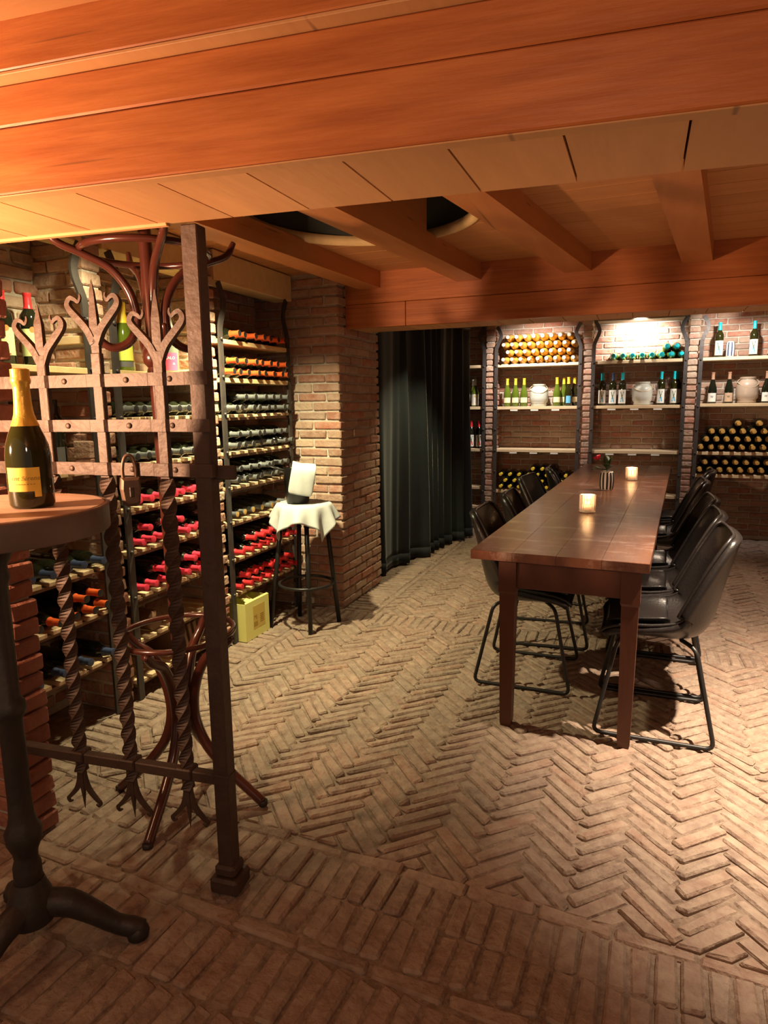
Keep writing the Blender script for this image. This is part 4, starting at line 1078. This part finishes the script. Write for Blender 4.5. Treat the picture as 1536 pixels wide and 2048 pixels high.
for r, xs in enumerate(([.562+.0905*i for i in range(9)], [.607+.0905*i for i in range(8)])):
    lie_far(xs, .6815+R0+r*.0772, 'champagne', 'glass_dark', 'cap_gold', None, 'gold-capped dark bottle', r, 'counted upwards, rightmost fourth shelf', 'gold-capped bottles on the right shelves')

def ears(b, r):
    strip(b, r, [(-.014, .140), (-.002, .092)], .007); strip(b, r, [(.014, .140), (.002, .092)], .007); strip(b, r, [(-.004, .10), (.004, .072)], .010)
def trousers(b, r):
    strip(b, r, [(-.004, .078), (-.013, .034)], .012); strip(b, r, [(.004, .078), (.013, .034)], .012)
RAB_T = [('ears', 'ink_green', ears), ('trB', 'ink_blue', trousers)]; RAB_R = [('ears', 'ink_green', ears), ('trR', 'ink_red', trousers)]
def square(b, r): strip(b, r, [(-.002, .10), (-.002, .126)], .016)
def monogram(b, r): strip(b, r, [(-.012, .075), (-.006, .055), (0, .075), (.006, .055), (.012, .075)], .003)
def rot2(x, y): return (0, 0, math.atan2(-x, y))
def standf(x, y, z, kind, gm, cm, label, group, paper, prints=None, em=None):
    return bottle(kind, gm, cm, (x, y, z+.001), rot2(x, y), label, group, paper=paper, prints=prints, em=em, seg=16)
for i, x in enumerate((-1.945, -1.852, -1.755)):
    standf(x, 7.30, 1.37, 'burgundy', 'glass_green', 'cap_white', 'white-capped bottle with white label, %s from left beside the curtain' % ORD[i], 'white-labelled bottles beside the curtain', ('paper_white', .015, .135, 1.1), [('sq', 'ink_gold', square)])
standf(-1.80, 7.40, 1.37, 'burgundy', 'glass_green', 'cap_white', 'white-capped bottle in the second row beside the curtain', 'white-labelled bottles beside the curtain', ('paper_white', .015, .135, 1.1))
for i, x in enumerate((-1.965, -1.882, -1.794, -1.706)):
    standf(x, 7.30, .905, 'bordeaux', 'glass_dark', 'cap_red', 'red-capped bottle with rabbit-eared figure label, %s from left beside curtain' % ORD[i], 'red-capped labelled bottles beside the curtain', ('paper_white', .02, .150, 1.1), RAB_R)
for i, (x, y) in enumerate(((-1.395, 7.30), (-1.305, 7.30), (-1.212, 7.30), (-.862, 7.30), (-.80, 7.39), (-.742, 7.30), (-.69, 7.39))):
    standf(x, y, 1.367, 'burgundy', 'glass_green' if i < 5 else 'glass_olive', 'cap_yellow', 'yellow-capped green bottle standing %s from left beside the pale jar' % ORD[i], 'yellow-capped bottles beside the pale jar', ('paper_cream', .04, .095, 1.0) if i != 5 else ('ink_blue', .03, .105, .6))
for i, (x, y) in enumerate(((-.401, 7.30), (-.296, 7.30), (-.203, 7.30), (.166, 7.30), (.288, 7.29), (.318, 7.40))):
    standf(x, y, 1.367, 'tall', 'glass_olive', 'cap_teal' if i != 1 else 'cap_blue', 'standing bottle with blue-legged figure label, %s from left under bright shelf' % ORD[i], 'figure-labelled bottles under the bright shelf', ('paper_white', .02, .158, 1.15), RAB_T)
for i, x in enumerate((.668, .966, 1.125)):
    standf(x, 7.30, 1.82, 'tall', 'glass_olive', 'cap_teal', 'teal-capped bottle with figure label on rightmost top shelf, %s from left' % ORD[i], 'figure-labelled bottles on the rightmost top shelf', ('paper_white', .02, .158, 1.15), RAB_T)
for i, (x, pm) in enumerate(((.636, 'paper_white'), (.782, 'paper_tan'), (1.105, 'paper_white'), (1.24, 'paper_white'))):
    standf(x, 7.30, 1.377, 'burgundy', 'glass_dark', 'cap_brown', 'brown-capped dark bottle %s from left above the gold-capped stack' % ORD[i], 'brown-capped bottles on the rightmost second shelf', (pm, .015, .10, 1.0), [('mono', 'ink_black', monogram)])
def jar(x, z, label, m, h=.235, r=.098):
    t = empty('glass_jar', (x, 7.33, z+.001), .2, label, 'jar', 'large glass jars on the far shelves')
    b = MB(); b.lathe([(0, 0), (r*.80, 0), (r*.86, .01), (r*.80, .03), (r*.98, .05), (r*1.0, .09), (r*1.0, h*.66), (r*.93, h*.78), (r*.70, h*.86), (r*.66, h*.90), (r*.72, h*.93), (r*.72, h), (r*.62, h), (r*.60, h*.88), (r*.88, h*.74), (r*.93, .09), (r*.7, .03), (0, .028)], 28, cap=False); auto_smooth(b.build('jar_body', m, t), 60)
    b = MB(); b.lathe([(0, .03), (.03, .03), (.03, .10), (0, .10)], 14); b.build('candle', 'wax', t, True)
    b = MB(); b.tube([(-.068, 0, h*.93), (-.10, -.02, h*.80), (-.05, -.085, h*.62), (.03, -.095, h*.60), (.085, -.05, h*.78), (.068, 0, h*.93)], .003, 6, sm=4); b.build('wire_handle', 'shelf_wood', t, True)
jar(-1.055, 1.367, 'pale glass jar between yellow-capped bottles', 'jar_glass')
jar(-.008, 1.367, 'pale glass jar between blue-legged figure bottles', 'jar_glass')
jar(.945, 1.377, 'amber tinted glass jar between brown-capped bottles', 'jar_amber', .25, .10)
sv = empty('striped_jar', (.768, 7.30, 1.821), 0, 'white jar with dark blue stripes on the rightmost top shelf', 'jar')
vp = [(.032, 0), (.040, .01), (.041, .06), (.041, .11), (.035, .14), (.022, .15)]
b = MB(); b.lathe([(r-.002, z) for r, z in vp]+[(0, .15)], 24); b.build('jar_body', 'ceramic_white', sv, True)
for k in range(8):
    a0 = 2*math.pi*k/8+.1; b = MB(); b.lathe([(r, z) for r, z in vp[1:-1]], 3, a0=a0, a1=a0+.3, closed=False, cap=False); b.build('stripe', 'cap_blue', sv, True)
tl = empty('strip_lamp', (1.12, 6.85, 2.205), 0, 'slim grey metal strip lamp above the rightmost far shelves', 'lamp')
MB().cbox(-.36, .36, -.02, .02, -.014, .014, .004).build('housing', 'cap_silver', tl); MB().cbox(-.34, .34, -.006, .006, .014, .064, .002).build('bracket', 'cap_silver', tl)
